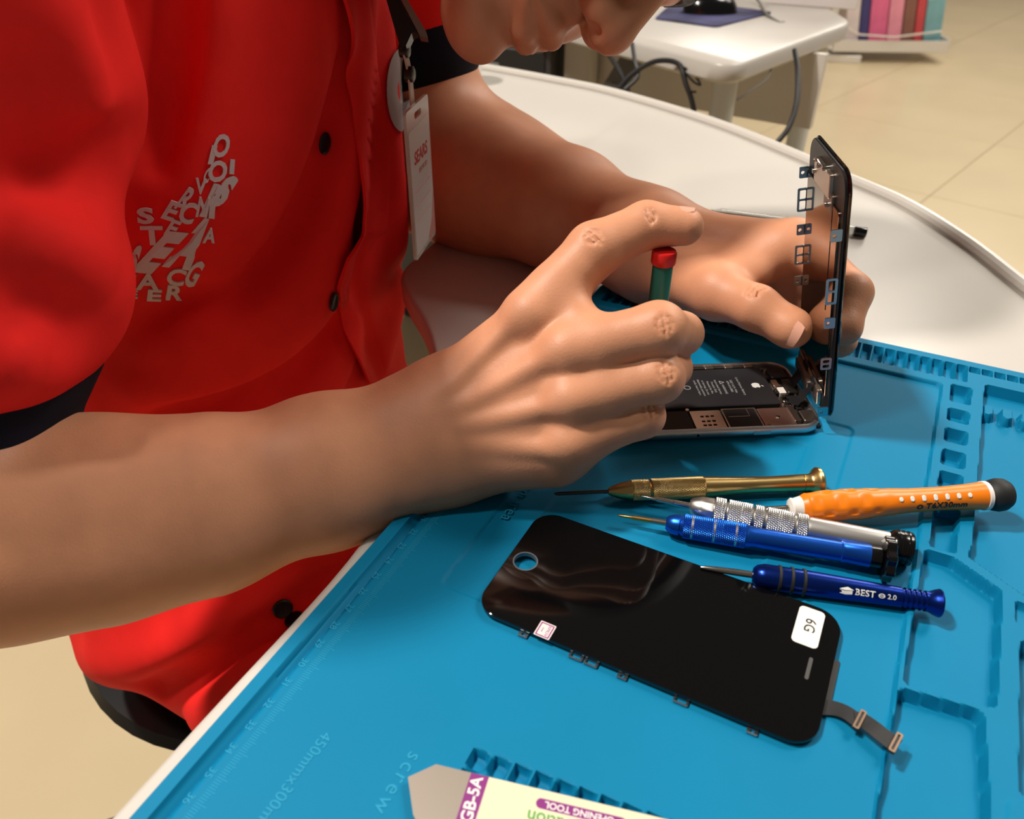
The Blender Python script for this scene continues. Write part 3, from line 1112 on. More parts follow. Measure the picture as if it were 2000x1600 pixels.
kx = lambda x, y: (200 + x / 4.211, 240 + y / 4.211)
for ch, x, y, h, rot, shear, wid, bold in (
        ('I', 903, 262, 145, -8, 0.1, 1.2, .02), ('O', 975, 188, 180, -8, .1, .62, .02), ('C', 860, 430, 120, -8, .2, .4, .02), ('O', 945, 397, 165, -10, .1, .78, .02),
        ('I', 1062, 360, 110, -4, .0, 1.4, .02), ('V', 808, 520, 120, -4, 0, .75, .02), ('R', 690, 628, 190, -25, .2, .5, .02), ('E', 572, 722, 150, -18, .25, 1.0, .02), ('S', 355, 762, 120, 0, -.1, 1.7, .03),
        ('N', 826, 690, 150, -6, .1, .6, .02), ('C', 705, 738, 165, -14, .2, .8, .02), ('E', 580, 862, 130, -18, .25, .9, .02), ('T', 410, 922, 140, 0, -.1, 1.4, .02),
        ('S', 1000, 560, 250, -14, .35, .62, .05), ('R', 915, 640, 260, -10, .25, .5, .05), ('A', 730, 985, 400, -8, .45, .5, .05), ('E', 470, 1060, 330, -6, .75, .75, .05), ('S', 262, 1140, 250, 0, .3, .4, .05),
        ('A', 880, 922, 110, 0, .2, .8, .02), ('G', 748, 1235, 200, -14, .25, .5, .02), ('C', 605, 1262, 125, -6, .2, 1.2, .02), ('A', 372, 1300, 120, 0, .1, 1.4, .02), ('V', 228, 1312, 120, 0, .1, .8, .02),
        ('R', 595, 1392, 115, -4, .1, 1.3, .02), ('E', 425, 1412, 85, -2, .1, 2.0, .02), ('E', 245, 1404, 60, 0, .1, 2.2, .02)):
    X_, Y_ = kx(x, y)
    sew(ch, X_, Y_, h / 4.211 * 1.1, -rot, shear, wid, bold + 0.012)
# round emblem on the far sleeve side of the chest
aa_ = np.linspace(0, 2 * math.pi, 40, endpoint=False)
PATCH = mat('grey_patch', (168, 160, 160), rough=0.8)


def cloth_patch(cx, cy, rx, ry, name, m, off, parent):
    V, F = [], []
    for s_ in (0.0, 0.35, 0.7, 1.0):
        V += [(cx + rx * s_ * math.cos(a), cy + ry * s_ * math.sin(a)) for a in aa_]
    n = len(aa_)
    for i in range(3):
        F += [(i * n + j, i * n + (j + 1) % n, (i + 1) * n + (j + 1) % n, (i + 1) * n + j) for j in range(n)]
    hit, g = bvh_rays(STREE, V)
    return part(name, (person.local(hit + g * off), F), m, parent)


pt = cloth_patch(782, 175, 30, 82, 'round_patch', PATCH, 1.6, shirt)

# ---- fingernails
def nail(tip, t, n, r, wdt, ln, name='fingernail'):
    t, n = nrm(t), nrm(n)
    n = nrm(n - t * (n @ t))
    s = np.cross(t, n)
    A_ = np.linspace(-1, 1, 9)
    B_ = np.linspace(-1, 1, 7)
    V = []
    for b_ in B_:
        for a_ in A_:
            th = a_ * wdt / r * (1 - 0.18 * max(b_, 0) ** 3 - 0.12 * max(-b_, 0) ** 3)
            V.append(tip + t * (b_ * ln * (1 - 0.12 * a_ * a_)) + (r + 0.1 + 0.25 * (1 - b_ * b_) * (1 - a_ * a_)) * (math.cos(th) * n + math.sin(th) * s) - n * 0.35 * max(b_, 0))
    V = np.array(V)
    I_ = np.arange(63).reshape(7, 9)
    F = np.stack([I_[:-1, :-1], I_[:-1, 1:], I_[1:, 1:], I_[1:, :-1]], -1).reshape(-1, 4)
    part(name, (person.local(V), F), NAIL, person)


nail(lT[3] + nrm(lT[3] - lT[2]) * 1.5, lT[3] - lT[2], nrm(CC - lT[3]) + np.array([0.12, -0.1, -0.25]), 11.4, 8.0, 8.2)
td = nrm(rI[3] - rI[2])
nail(rI[3] - td * 1.8, td, np.array([-0.1, 0.25, 1.0]), 9.0, 5.6, 6.0)
for J in (lI,):
    nail(J[3] + nrm(J[3] - J[2]) * 1.0, J[3] - J[2], np.array([0.9, -0.2, 0.1]), 8.3, 5.2, 5.4)

# ---- hair, brows, eyes
hairG = Grp([he(0, 48, -7, (82, 90, 103), 10), he(0, 10, -40, (80, 70, 66), 20)])


class HairCut:
    k, carve = 0, []

    def d(self, P, box=None):
        q = ((P - HO) @ HM) / HS
        cut = np.maximum(q[:, 2] - (62 + 0.55 * (q[:, 1] - 60)), (-22 - 0.35 * np.minimum(q[:, 2], 0) * 0 - q[:, 1]))
        cut = np.maximum(cut, np.where(np.abs(q[:, 0]) > 60, q[:, 2] - 22 - 0.5 * np.maximum(q[:, 1], 0), -50))
        return np.maximum(hairG.d(P, box), cut * HS)


HC = HairCut()
HC.items = []
V, F = _hair = polygonise_plain(HC, np.min([H(-110, -60, -130), H(110, 150, 110), H(-110, 150, -130), H(110, -60, 110)], axis=0) - 40, np.max([H(-110, -60, -130), H(110, 150, 110), H(-110, 150, -130), H(110, -60, 110)], axis=0) + 40, 3.0)
part('hair', (V, F), HAIRM, person, auto=None, world=True, label='short black hair')
for s_ in (-1, 1):
    part('eye', (person.local(xf(lathe([(-10.5, 0.2), (-8, 7), (0, 11), (8, 7), (10.5, 0.2)], 20, 'z'), HM, H(s_ * 31, 13, 76))[0]), lathe([(-10.5, 0.2), (-8, 7), (0, 11), (8, 7), (10.5, 0.2)], 20, 'z')[1]), mat('eye_white', (220, 214, 206), rough=0.2), person)
    bw = np.array([H(s_ * 14, 29, 92), H(s_ * 28, 33, 88), H(s_ * 46, 28, 74)])
    part('eyebrow', (person.local(tube(spline(bw, 6), 4.0, 8)[0]), tube(spline(bw, 6), 4.0, 8)[1]), HAIRM, person)

# ---- trousers, shoes
trG = Grp([Ell((-285, -115, -262), (118, 165, 84), k=20), Cap((-270, -200, -258), (150, -235, -268), 84, 60, k=30), Cap((-270, -30, -258), (150, 40, -268), 84, 60, k=30),
           Cap((150, -235, -268), (120, -240, -690), 58, 44, k=20), Cap((150, 40, -268), (120, 46, -690), 58, 44, k=20)])
V, F = polygonise(trG, (-430, -330, -745), (240, 140, -150), 6.0)
V[:, 2] = np.maximum(V[:, 2], -712)
part('trousers', (V, F), TROU, person, auto=None, world=True, label='dark trousers')
for yy in (-240, 46):
    shG = Grp([Ell((100, yy, -715), (52, 44, 46), k=10), Ell((190, yy, -722), (85, 46, 34), k=20)])
    V, F = polygonise(shG, (30, yy - 60, -770), (300, yy + 60, -650), 4.0)
    V[:, 2] = np.maximum(V[:, 2], FLOORZ + 0.5)
    part('shoe', (V, F), BLACKR if 'BLACKR' in globals() else BLACKP, person, auto=60, world=True)
st = Thing('stool', 'black round stool under the seated person', 'stool', (-290, -115, FLOORZ))
part('seat', lathe([(360, 120), (372, 168), (386, 178), (395, 172), (397, 0.5)], 48, 'z'), BLACKP, st)
part('pole', lathe([(40, 26), (250, 26), (252, 18), (362, 18)], 24, 'z'), mat('chrome', (200, 200, 200), rough=0.15, metal=1.0), st)
for i in range(5):
    part('base_leg', xf(join(box(0, 250, -18, 18, 40, 62, 4), box(225, 255, -20, 20, 0, 44, 6)), rotz(72 * i + 10)), BLACKP, st)

# ------------------------------------------------------------------ identity badge hanging from the neck
bTL, bTR = at(790, 232, 450), at(832, 172, 484)
bx = bTR - bTL
bx[2] = 0
bw_ = np.linalg.norm(bx)
bx = bx / bw_
bn = np.cross(bx, (0, 0, 1.0))
if bn @ (CC - bTL) < 0:
    bn = -bn
Mb = np.stack([bx, np.cross(bn, bx), bn], 1)
org = np.array([bTL[0], bTL[1], (bTL[2] + bTR[2]) / 2 - 92])
bd = Thing('id_badge', 'white identity card in a clear holder hanging on a black clip', 'badge', org, Mb)
sg = 1.0 if Mb[2, 1] > 0 else -1.0
Y = lambda a, b: (a, b) if sg > 0 else (-b, -a)
y0, y1 = Y(0, 92)
part('holder', shape2d([rrect(0, bw_, y0, y1, 3, 4), rrect(bw_ / 2 - 7, bw_ / 2 + 7, *Y(84, 88), 1.8, 3)[::-1]], -0.9, 0.9), mat('clear_sleeve', (236, 234, 230), rough=0.12, trans=0.55, ior=1.2), bd, smooth=False)
y0, y1 = Y(3, 80)
card = part('card', plate(2, bw_ - 2, y0, y1, 0.7, 1.1, 1.5, 0.1), mat('card_white', (214, 208, 204), rough=0.5), bd)
CRED = mat('badge_red_print', (200, 70, 66), rough=0.5)
RB = np.diag([1.0, sg, 1.0]) if sg > 0 else rotz(180)
part('lettering', xf(text('SEARS', 10.5, 0.1, 0.25, shear=0.15), RB, (bw_ / 2, sg * 62, 1.2)), CRED, card, smooth=False, label='red lettering')
part('lettering', xf(text('SERVICIO', 4.4, 0.1), RB, (bw_ / 2 + 3, sg * 53, 1.2)), mat('badge_pink_print', (214, 150, 140), rough=0.5), card, smooth=False)
for q in (42, 33, 24):
    part('rule_line', box(8, bw_ - 7, *Y(q, q + 0.6), 1.05, 1.2, 0.05), MATS['badge_pink_print'], card, smooth=False)
part('corner_print', prism([(bw_ - 2.4, sg * 3.4), (bw_ - 18, sg * 3.4), (bw_ - 8, sg * 14), (bw_ - 2.4, sg * 30)], 1.05, 1.2), MATS['badge_pink_print'], card, smooth=False)
# strap and bulldog clip above the holder
def wl(P):
    return bd.local(P)


c_hole = np.array([bw_ / 2, sg * 87, 0])
s0, s1, s2 = c_hole, wl(at(800, 145, 462)), wl(at(790, 98, 456))
V, F = ribbon_plain([s0 + [0, 0, -2], s1, s2], 7.0, 1.0)
part('strap', (V, F), mat('beige_strap', (198, 176, 160), rough=0.4), bd, smooth=False)
part('snap', xf(lathe([(-2.2, 4.5), (2.2, 4.5), (2.8, 3.4), (2.8, 0.2)], 24, 'z'), None, s1), BLACKP, bd)
part('snap', xf(lathe([(-2.4, 4.2), (2.4, 4.2), (3.0, 3.2), (3.0, 0.2)], 24, 'z'), None, s2), BLACKP, bd)
cp = [wl(at(x, y, 452)) for x, y in ((752, -10), (772, -14), (800, 40), (822, 62), (806, 72), (795, 96), (784, 100), (772, 60))]
cn = nrm(np.cross(cp[2] - cp[0], cp[5] - cp[0]))
lo1 = [np.array(cp) + cn * d_ for d_ in (-4.5, 4.5)]
part('clip', loft(lo1), BLACKP, bd, smooth=False, label='black bulldog clip')
cp = [wl(at(x, y, 449)) for x, y in ((774, -16), (784, -18), (834, 68), (836, 78), (822, 76))]
part('clip_lever', loft([np.array(cp) + cn * d_ for d_ in (-3.0, 3.0)]), mat('dull_nickel', (150, 142, 130), rough=0.35, metal=1.0), bd, smooth=False)
# ------------------------------------------------------------------ materials of small things
GOLD = mat('brass', (206, 176, 116), rough=0.3, metal=1.0)
SILVER = mat('satin_aluminium', (205, 203, 200), rough=0.34, metal=1.0)
STEEL = mat('steel', (190, 186, 180), rough=0.22, metal=1.0)
BLUEAN = mat('blue_anodised', (28, 92, 200), rough=0.3, metal=0.85)
NAVYAN = mat('dark_blue_anodised', (14, 44, 128), rough=0.26, metal=0.85)
BLACKM = mat('gloss_black', (10, 10, 11), rough=0.16, spec=0.6)
BLACKR = mat('black_rubber', (24, 25, 25), rough=0.6)
ORANGE = mat('orange_plastic', (236, 124, 18), rough=0.34, spec=0.5)
WHITEP = mat('white_plastic', (232, 226, 220), rough=0.4)
TEAL = mat('green_plastic', (18, 112, 104), rough=0.4)
REDP = mat('red_plastic', (206, 28, 28), rough=0.4)
PRINTW = mat('white_print', (228, 226, 222), rough=0.5)
PRINTK = mat('black_print', (22, 20, 20), rough=0.5)


def frame_x(p, q):
    """rotation whose x axis runs from p to q, z as far up as can be"""
    x = nrm(np.asarray(q, float) - np.asarray(p, float))
    y = nrm(np.cross((0, 0, 1), x))
    return np.stack([x, y, np.cross(x, y)], 1)


def knurled(x0, x1, r, amp=0.22, pitch=0.75, n=None):
    n = n or int(2 * math.pi * r / pitch) * 4
    nk = n // 4
    xs = np.linspace(x0, x1, max(int((x1 - x0) / (pitch / 4)), 4))
    tri = lambda t: np.abs((t / math.pi) % 2 - 1)

    def k(p, a):
        e = min(p - x0, x1 - p) < 0.05
        q = (p - x0) / pitch * math.pi
        return np.zeros(len(a)) - amp if e else amp * (np.minimum(tri(a * nk / 1.0 + q), tri(a * nk / 1.0 - q)) * 1.6 - 0.6)
    return lathe([(x, r) for x in xs], n, 'x', k)


# ---- brass screwdriver
t = Thing('brass_screwdriver', 'gold brass precision screwdriver with knurled grip and mushroom cap on the mat', 'screwdriver', (60.5, -226.0, 3.2), frame_x((60.5, -226, 3.2), (175.5, -161.5, 5.2)))
part('shaft', lathe([(0, 0.3), (1.5, 0.9), (28, 0.95)], 16), mat('dark_steel', (90, 86, 82), rough=0.3, metal=1.0), t)
part('nose', lathe([(26.5, 1.6), (28, 2.4), (32, 3.9), (37, 4.8), (38, 4.9)], 40), GOLD, t)
part('collar', knurled(38, 46.6, 5.0), GOLD, t)
part('grip', knurled(47.6, 73.5, 5.2), GOLD, t)
part('handle', lathe([(46.4, 3.6), (47.8, 4.4), (73.2, 4.6), (73.6, 5.2), (76, 5.1), (90, 4.3), (104, 3.9), (116, 4.1), (122.4, 4.3), (122.6, 3.9), (123, 3.9)], 44), GOLD, t)
part('cap', lathe([(122.8, 4.3), (125.5, 4.2), (127, 4.8), (128.2, 6.6), (129.4, 7.4), (130.8, 7.3), (131.8, 6.3), (132.2, 4), (132.3, 0.2)], 44), GOLD, t)

# ---- silver screwdriver
t = Thing('silver_screwdriver', 'silver aluminium screwdriver with knurled bands and black ribbed end cap', 'screwdriver', (99, -211.5, 5.6), frame_x((99, -211.5, 5.6), (219, -192.8, 6.6)))
part('bit', lathe([(0, 0.2), (0.8, 0.7), (8, 0.9), (8.2, 1.25), (16, 1.3), (16.2, 1.5), (25, 1.5)], 20), STEEL, t)
part('nose', lathe([(23.6, 3.0), (25, 4.2), (29, 5.6), (34.4, 5.9), (34.6, 5.4)], 10), SILVER, t)
part('body', lathe([(29, 4), (34.6, 5.2), (76.2, 5.4), (76.6, 5.9), (78, 6.1), (110.8, 6.1), (111.2, 5.6)], 48), SILVER, t)
for a, b in ((35, 40), (41, 52), (53, 57.2), (58.4, 70.4), (71.6, 76.4)):
    part('knurled_band', knurled(a, b, 6.4, 0.3, 0.95), SILVER, t)
e = part('end_cap', lathe([(110.6, 5.6), (112.4, 7.2), (113.6, 7.6), (119.8, 7.6), (120.6, 7.2), (120.8, 0.2)], 48), BLACKM, t)
for x in (114.6, 116.6, 118.6):
    part('cap_rib', lathe([(x - 0.5, 7.5), (x - 0.3, 7.9), (x + 0.3, 7.9), (x + 0.5, 7.5)], 48), BLACKM, e)

# ---- blue screwdriver with scalloped spinner
t = Thing('blue_screwdriver', 'bright blue screwdriver with silver-banded knurled grip and black scalloped spinner', 'screwdriver', (93.5, -227.2, 4.0), frame_x((93.5, -227.2, 4.0), (210.5, -205.4, 8.6)))
part('bit', lathe([(0, 0.2), (0.8, 0.6), (7, 0.85), (7.2, 1.2), (16, 1.25)], 20), mat('gilt_steel', (206, 170, 110), rough=0.25, metal=1.0), t)
part('shaft', lathe([(15.8, 1.2), (16, 1.45), (24, 1.45)], 20), STEEL, t)
part('nose', lathe([(22.6, 2.6), (23.4, 3.6), (26, 4.6), (28.6, 4.9), (28.8, 4.3), (29.4, 4.3), (29.6, 4.8), (30.6, 4.8)], 40), BLUEAN, t)
part('grip', knurled(30.5, 58.4, 5.5, 0.26, 0.85), BLUEAN, t)
for x in (34.6, 44.4, 54.0):
    part('silver_band', lathe([(x - 0.65, 5.2), (x - 0.5, 5.55), (x + 0.5, 5.55), (x + 0.65, 5.2)], 48), SILVER, t)
part('handle', lathe([(58.2, 5.0), (59.6, 5.1), (61.6, 4.6), (98.4, 4.4), (98.8, 4.75), (99.8, 4.75), (100.2, 4.6), (110.4, 5.0), (110.6, 4.6)], 48), BLUEAN, t)
part('collar', lathe([(110.4, 4.3), (110.6, 4.7), (114.8, 4.7), (115.2, 4.0), (116.2, 3.2)], 40), BLACKM, t)
ang_ = np.linspace(0, 2 * math.pi, 96, endpoint=False)
pr_ = 9.2 + 0.75 * np.cos(ang_ * 8)
sl = [np.column_stack([np.full(96, x), pr_ * s * np.cos(ang_), pr_ * s * np.sin(ang_)]) for x, s in ((115.6, 0.92), (116.1, 1.0), (119.4, 1.0), (119.9, 0.92))]
part('spinner', loft(sl), BLACKM, t)

# ---- dark blue screwdriver, lettered
t = Thing('dark_blue_screwdriver', 'dark blue screwdriver with three black rubber rings and white lettering', 'screwdriver', (133.0, -243.2, 4.2), frame_x((133.0, -243.2, 4.2), (231.0, -218.6, 5.0)))
X0 = 26.0
part('shaft', lathe([(4.5, 0.4), (6, 0.9), (12, 1.3), (18, 1.5), (X0 + 1, 1.5)], 20), STEEL, t)
hb = part('handle', lathe([(X0, 1.2), (X0 + 0.5, 3.2), (X0 + 2, 4.6), (X0 + 5, 5.5), (X0 + 24, 5.4), (X0 + 40, 4.9), (X0 + 60, 4.3)] +
                          [(X0 + 60 + 0.5 * i, 4.3 - (0.5 if i % 4 in (1, 2) else 0)) for i in range(1, 21)] +
                          [(X0 + 71, 4.2), (X0 + 73, 5.2), (X0 + 75, 5.9), (X0 + 75.6, 5.7), (X0 + 75.8, 0.2)], 48), NAVYAN, t)
for x in (11.2, 16.2, 21.2):
    part('rubber_ring', lathe([(X0 + x - 0.9, 5.2), (X0 + x - 0.5, 5.9), (X0 + x + 0.5, 5.9), (X0 + x + 0.9, 5.2)], 40), BLACKR, t)


def wrap(VF, x, r0, phi):
    """bend flat lettering round a handle whose axis is x; phi = angle of its middle, x to the right seen from outside"""
    V = np.asarray(VF[0], float)
    r0 = np.array([r0(float(q)) for q in x + V[:, 0]]) if callable(r0) else np.full(len(V), r0)
    r = r0 + V[:, 2]
    a = phi - V[:, 1] / r0
    return np.column_stack([x + V[:, 0], -r * np.sin(a), r * np.cos(a)]), VF[1]


PH = math.radians(52)
part('lettering', wrap(text('BEST', 3.7, 0.12, 0.05, spacing=1.05), X0 + 45.0, 4.85, PH), PRINTW, hb, smooth=False, label='white lettering')
part('lettering', wrap(text('2.0', 2.9, 0.12), X0 + 55.6, 4.55, PH), PRINTW, hb, smooth=False)
ring = shape2d([np.column_stack([1.3 * np.cos(ang_), 0.95 * np.sin(ang_)]), np.column_stack([0.95 * np.cos(ang_[::-1]), 0.65 * np.sin(ang_[::-1])])], -0.06, 0.06)
part('slot_mark', wrap(join(ring, box(-1.0, 1.0, -0.15, 0.15, -0.06, 0.06, 0.02)), X0 + 51.6, 4.68, PH), PRINTW, hb, smooth=False)
emb = join(shape2d([np.array([(-2.6, -1.2), (-0.4, -1.6), (2.4, -1.2), (2.4, 0.3), (-0.4, -0.1), (-2.6, 0.3)])], -0.06, 0.06),
           shape2d([np.array([(-3.0, 0.6), (-0.4, 0.2), (3.0, 0.6), (0.4, 1.7)])], -0.06, 0.06))
part('emblem', wrap(emb, X0 + 37.6, 5.0, PH), PRINTW, hb, smooth=False, label='small white box emblem')

# ---- orange screwdriver
po, qo = np.array([146.0, -204.0, 9.0]), np.array([256.4, -138.6, 11.2])
t = Thing('orange_screwdriver', 'orange plastic screwdriver with white dots and black ball cap across the tray walls', 'screwdriver', po, frame_x(po, qo))
H0 = 27.0
part('shaft', lathe([(0, 0.8), (0.6, 1.5), (H0 - 3, 1.5)], 20), STEEL, t)
part('ferrule', lathe([(H0 - 5.2, 2.0), (H0 - 4.6, 4.2), (H0 - 3.8, 4.8), (H0 - 3, 4.5), (H0 + 0.6, 5.4)], 32), WHITEP, t)
nA = 72
aa = np.linspace(0, 2 * math.pi, nA, endpoint=False)
xs = np.linspace(0, 88, 120)
rp = np.interp(xs, [0, 3, 14, 28, 40, 52, 66, 80, 88], [5.2, 6.6, 7.4, 7.3, 6.5, 5.7, 5.5, 6.0, 6.6])
loops = []
for x, r in zip(xs, rp):
    wv = np.clip((44 - x) / 14, 0, 1) * np.clip((x - 1) / 4, 0, 1)
    dimp = wv * 0.75 * np.maximum(0, np.cos(aa * 3) * np.cos(2 * math.pi * x / 11.5 + math.pi * (np.round(aa / (2 * math.pi / 3)) % 2))) 
    rr_ = r - dimp
    loops.append(np.column_stack([np.full(nA, H0 + x), rr_ * np.cos(aa), rr_ * np.sin(aa)]))
hb = part('handle', loft(loops), ORANGE, t)
PHO = math.radians(40)
for i, x in enumerate((45.5, 51.0, 56.6, 62.2, 67.8, 73.2, 78.4)):
    w_ = 1.0 + 0.5 * math.sin(math.pi * (i + 0.5) / 7)
    dot = loft([at_z(rrect(-0.95, 0.95, -w_, w_, 0.9, 5), -0.3), at_z(rrect(-0.95, 0.95, -w_, w_, 0.9, 5), 0.25), at_z(rrect(-0.6, 0.6, -w_ + 0.35, w_ - 0.35, 0.5, 5), 0.5)])
    part('grip_dot', wrap(dot, H0 + x, float(np.interp(x, xs, rp)), PHO), WHITEP, hb)
part('lettering', wrap(text('T6X30mm', 4.4, 0.12, 0.08, spacing=1.05), H0 + 67.5, lambda q: float(np.interp(q - H0, xs, rp)) + 0.12, PHO + 0.72), PRINTK, hb, smooth=False, label='black size lettering')
part('torx_mark', wrap(shape2d([np.column_stack([1.5 * np.cos(ang_), 1.3 * np.sin(ang_)]), np.column_stack([(0.85 + 0.15 * np.cos(6 * ang_[::-1])) * np.cos(ang_[::-1]), 0.8 * np.sin(ang_[::-1])])], -0.06, 0.06), H0 + 54.6, lambda q: float(np.interp(q - H0, xs, rp)) + 0.12, PHO + 0.72), PRINTK, hb, smooth=False)
part('white_ring', lathe([(H0 + 87.4, 6.2), (H0 + 87.8, 6.9), (H0 + 89.6, 6.9), (H0 + 90, 5.6)], 40), WHITEP, t)
part('ball_cap', lathe([(H0 + 89.4, 4.6), (H0 + 90.2, 5.8), (H0 + 92, 7.2), (H0 + 95, 7.9), (H0 + 98, 7.6), (H0 + 100.4, 6.2), (H0 + 101.4, 4), (H0 + 101.8, 0.3)], 40), BLACKR, t)

# ---- green screwdriver held upright in the hand
sx, sy = 80.5, -150.5
t = Thing('green_screwdriver', 'thin green screwdriver with red cap held upright by the fingers', 'screwdriver', (sx, sy, 4.5))
part('shaft', lathe([(0, 0.3), (1.5, 0.9), (30, 0.95)], 16, 'z'), STEEL, t)
part('handle', lathe([(28, 1.6), (30, 4.2), (33, 4.9), (92, 4.9), (93, 4.4)], 32, 'z'), TEAL, t)
part('cap', lathe([(92.6, 4.4), (93, 5.6), (93.8, 6.0), (98.6, 6.0), (99.6, 5.4), (99.8, 0.2)], 32, 'z'), REDP, t)

# ------------------------------------------------------------------ opening tool with printed label
CREAM = mat('cream_label', (214, 208, 180), rough=0.45)
PURPLE = mat('purple_print', (128, 36, 120), rough=0.5)
GREENP = mat('green_print', (70, 160, 60), rough=0.5)
t = Thing('opening_tool', 'flat steel opening tool with pointed end and cream printed label on the mat', 'tool', (80, -370.5, 0.0), rotz(12.6))
part('blade', prism([(0, 0), (-7.8, -6.6), (-1.8, -18.2), (6, -26), (118, -26), (118, 0)], 2.3, 3.0), mat('brushed_steel_blade', (150, 142, 132), rough=0.5, metal=0.7), t, smooth=False)
lb = part('label_sheet', prism([(12.6, -0.1), (12.0, -25.9), (117, -25.9), (117, -0.1)], 2.9, 3.12), CREAM, t, smooth=False)
pb = part('purple_band', prism([(12.6, -0.1), (12.0, -25.9), (18.0, -25.9), (18.9, -0.1)], 3.1, 3.16), PURPLE, lb, smooth=False)
part('lettering', xf(text('GB-5A', 5.6, 0.08, 0.12), rotz(91), (15.5, -8.9, 3.2)), PRINTW, lb, smooth=False, label='white lettering on the purple band')
part('purple_pill', loft([at_z(rrect(36.2, 66, -6.4, -3.0, 1.65, 6), 3.1), at_z(rrect(36.2, 66, -6.4, -3.0, 1.65, 6), 3.17)]), PURPLE, lb, smooth=False)
part('lettering', xf(text('OPENING TOOL', 3.1, 0.08, 0.06), rotz(180), (50.6, -4.7, 3.21)), PRINTW, lb, smooth=False, label='white lettering on the purple pill')
part('lettering', xf(text('Separation', 6.0, 0.08, 0.05), rotz(180), (47.0, -9.6, 3.2)), GREENP, lb, smooth=False)

# ------------------------------------------------------------------ phone: opened case lying on the mat
SHELL = mat('phone_aluminium', (212, 210, 213), rough=0.38, metal=1.0)
INNER = mat('phone_inner_metal', (150, 140, 132), rough=0.35, metal=1.0)
CHAMP = mat('pale_shield_metal', (222, 208, 194), rough=0.32, metal=1.0)
DARKB = mat('battery_black', (34, 34, 37), rough=0.45)
CHIPB = mat('chip_black', (20, 20, 22), rough=0.5)
ROSE = mat('rose_metal', (216, 184, 174), rough=0.35, metal=1.0)
pu, pv = np.array([math.cos(math.radians(30.6)), math.sin(math.radians(30.6))]), None
PO = np.array([171.5, -112.0]) - 138 * pu
phone = Thing('opened_phone', 'opened silver phone case with black battery and circuit board lying on the mat', 'phone', (PO[0], PO[1], -1.2), rotz(30.6))
Lp = lambda ins, z: at_z(rrect(ins, 138 - ins, ins, 67 - ins, max(12 - ins, 1), 10), z)
part('rear_case', loft([Lp(4, 0), Lp(1.6, 0.5), Lp(0.4, 1.8), Lp(0, 3.4), Lp(0.4, 5.2), Lp(1.0, 6.2), Lp(1.5, 6.6), Lp(2.3, 6.6), Lp(2.5, 6.2), Lp(2.6, 2.2)]), SHELL, phone, auto=50)
part('inner_tray', loft([Lp(2.4, 2.0), Lp(2.4, 2.5)]), INNER, phone)
btn = part('side_button', xf(plate(-5.2, 5.2, -1.2, 1.2, 0, 0.7, 1.15, 0.25), rotx(90), (102.5, 0.5, 3.4)), SHELL, phone)
part('side_hole', xf(plate(-0.8, 0.8, -0.8, 0.8, 0, 0.6, 0.75, 0.1), rotx(90), (67.3, 0.5, 3.4)), CHIPB, phone)
bat = part('battery', plate(28, 121, 23.5, 61, 2.4, 5.6, 1.0, 0.5), DARKB, phone, label='black battery with white print')
PRG = mat('grey_print', (170, 170, 172), rough=0.5)
TXT = rotz(90)
for s, size, x, y in (('Li-ion Polymer Battery', 2.0, 103.4, 42), ('3.82 V 6.91 Whr', 2.0, 99.2, 42), ('APN 616-0805', 1.9, 97.0, 42), ('WARNING', 2.0, 93.2, 39.5), ('Authorized Service', 1.9, 90.0, 42),
                      ('Provider Only', 1.9, 87.6, 42), ('Potential for fire', 1.9, 85.2, 42), ('or burning. Do not', 1.9, 82.6, 42), ('disassemble, puncture', 1.9, 80.2, 42), ('crush, heat or burn.', 1.9, 77.8, 42)):
    part('lettering', xf(text(s, size, 0.04), rotz(-90), (x, y, 5.63)), PRG, bat, smooth=False)
part('warning_mark', xf(shape2d([np.array([(-1.7, -1.4), (1.7, -1.4), (0, 1.6)]), np.array([(0, 0.8), (1.0, -1.0), (-1.0, -1.0)])], -0.03, 0.03), rotz(-90), (93.6, 46.5, 5.63)), PRG, bat, smooth=False)
part('recycling_mark', xf(shape2d([np.column_stack([2.0 * np.cos(ang_), 2.0 * np.sin(ang_)]), np.column_stack([1.6 * np.cos(ang_[::-1]), 1.6 * np.sin(ang_[::-1])])], -0.03, 0.03), None, (72.0, 42.5, 5.63)), PRG, bat, smooth=False)
ta = np.linspace(0, 2 * math.pi, 60, endpoint=False)
ax_ = 2.6 * np.cos(ta) * (1 + 0.10 * np.sin(ta)) + 0.0
ay_ = 2.75 * np.sin(ta) - 0.55 * np.exp(-(ax_ / 0.9) ** 2) * np.sign(np.sin(ta))
bite = np.hypot(ax_ - 3.1, ay_ - 0.45) < 1.25
bx_ = np.where(bite, 3.1 - np.sqrt(np.maximum(1.25 ** 2 - (ay_ - 0.45) ** 2, 0)), ax_)
lf = np.array([(0.1, 3.0), (0.3, 3.9), (1.2, 4.6), (1.15, 3.7), (0.5, 3.1)])
part('logo', xf(join(shape2d([np.column_stack([bx_, ay_])], -0.03, 0.03), shape2d([lf], -0.03, 0.03)), rotz(-90), (112.4, 42, 5.63)), PRINTW, bat, smooth=False, label='white fruit logo')
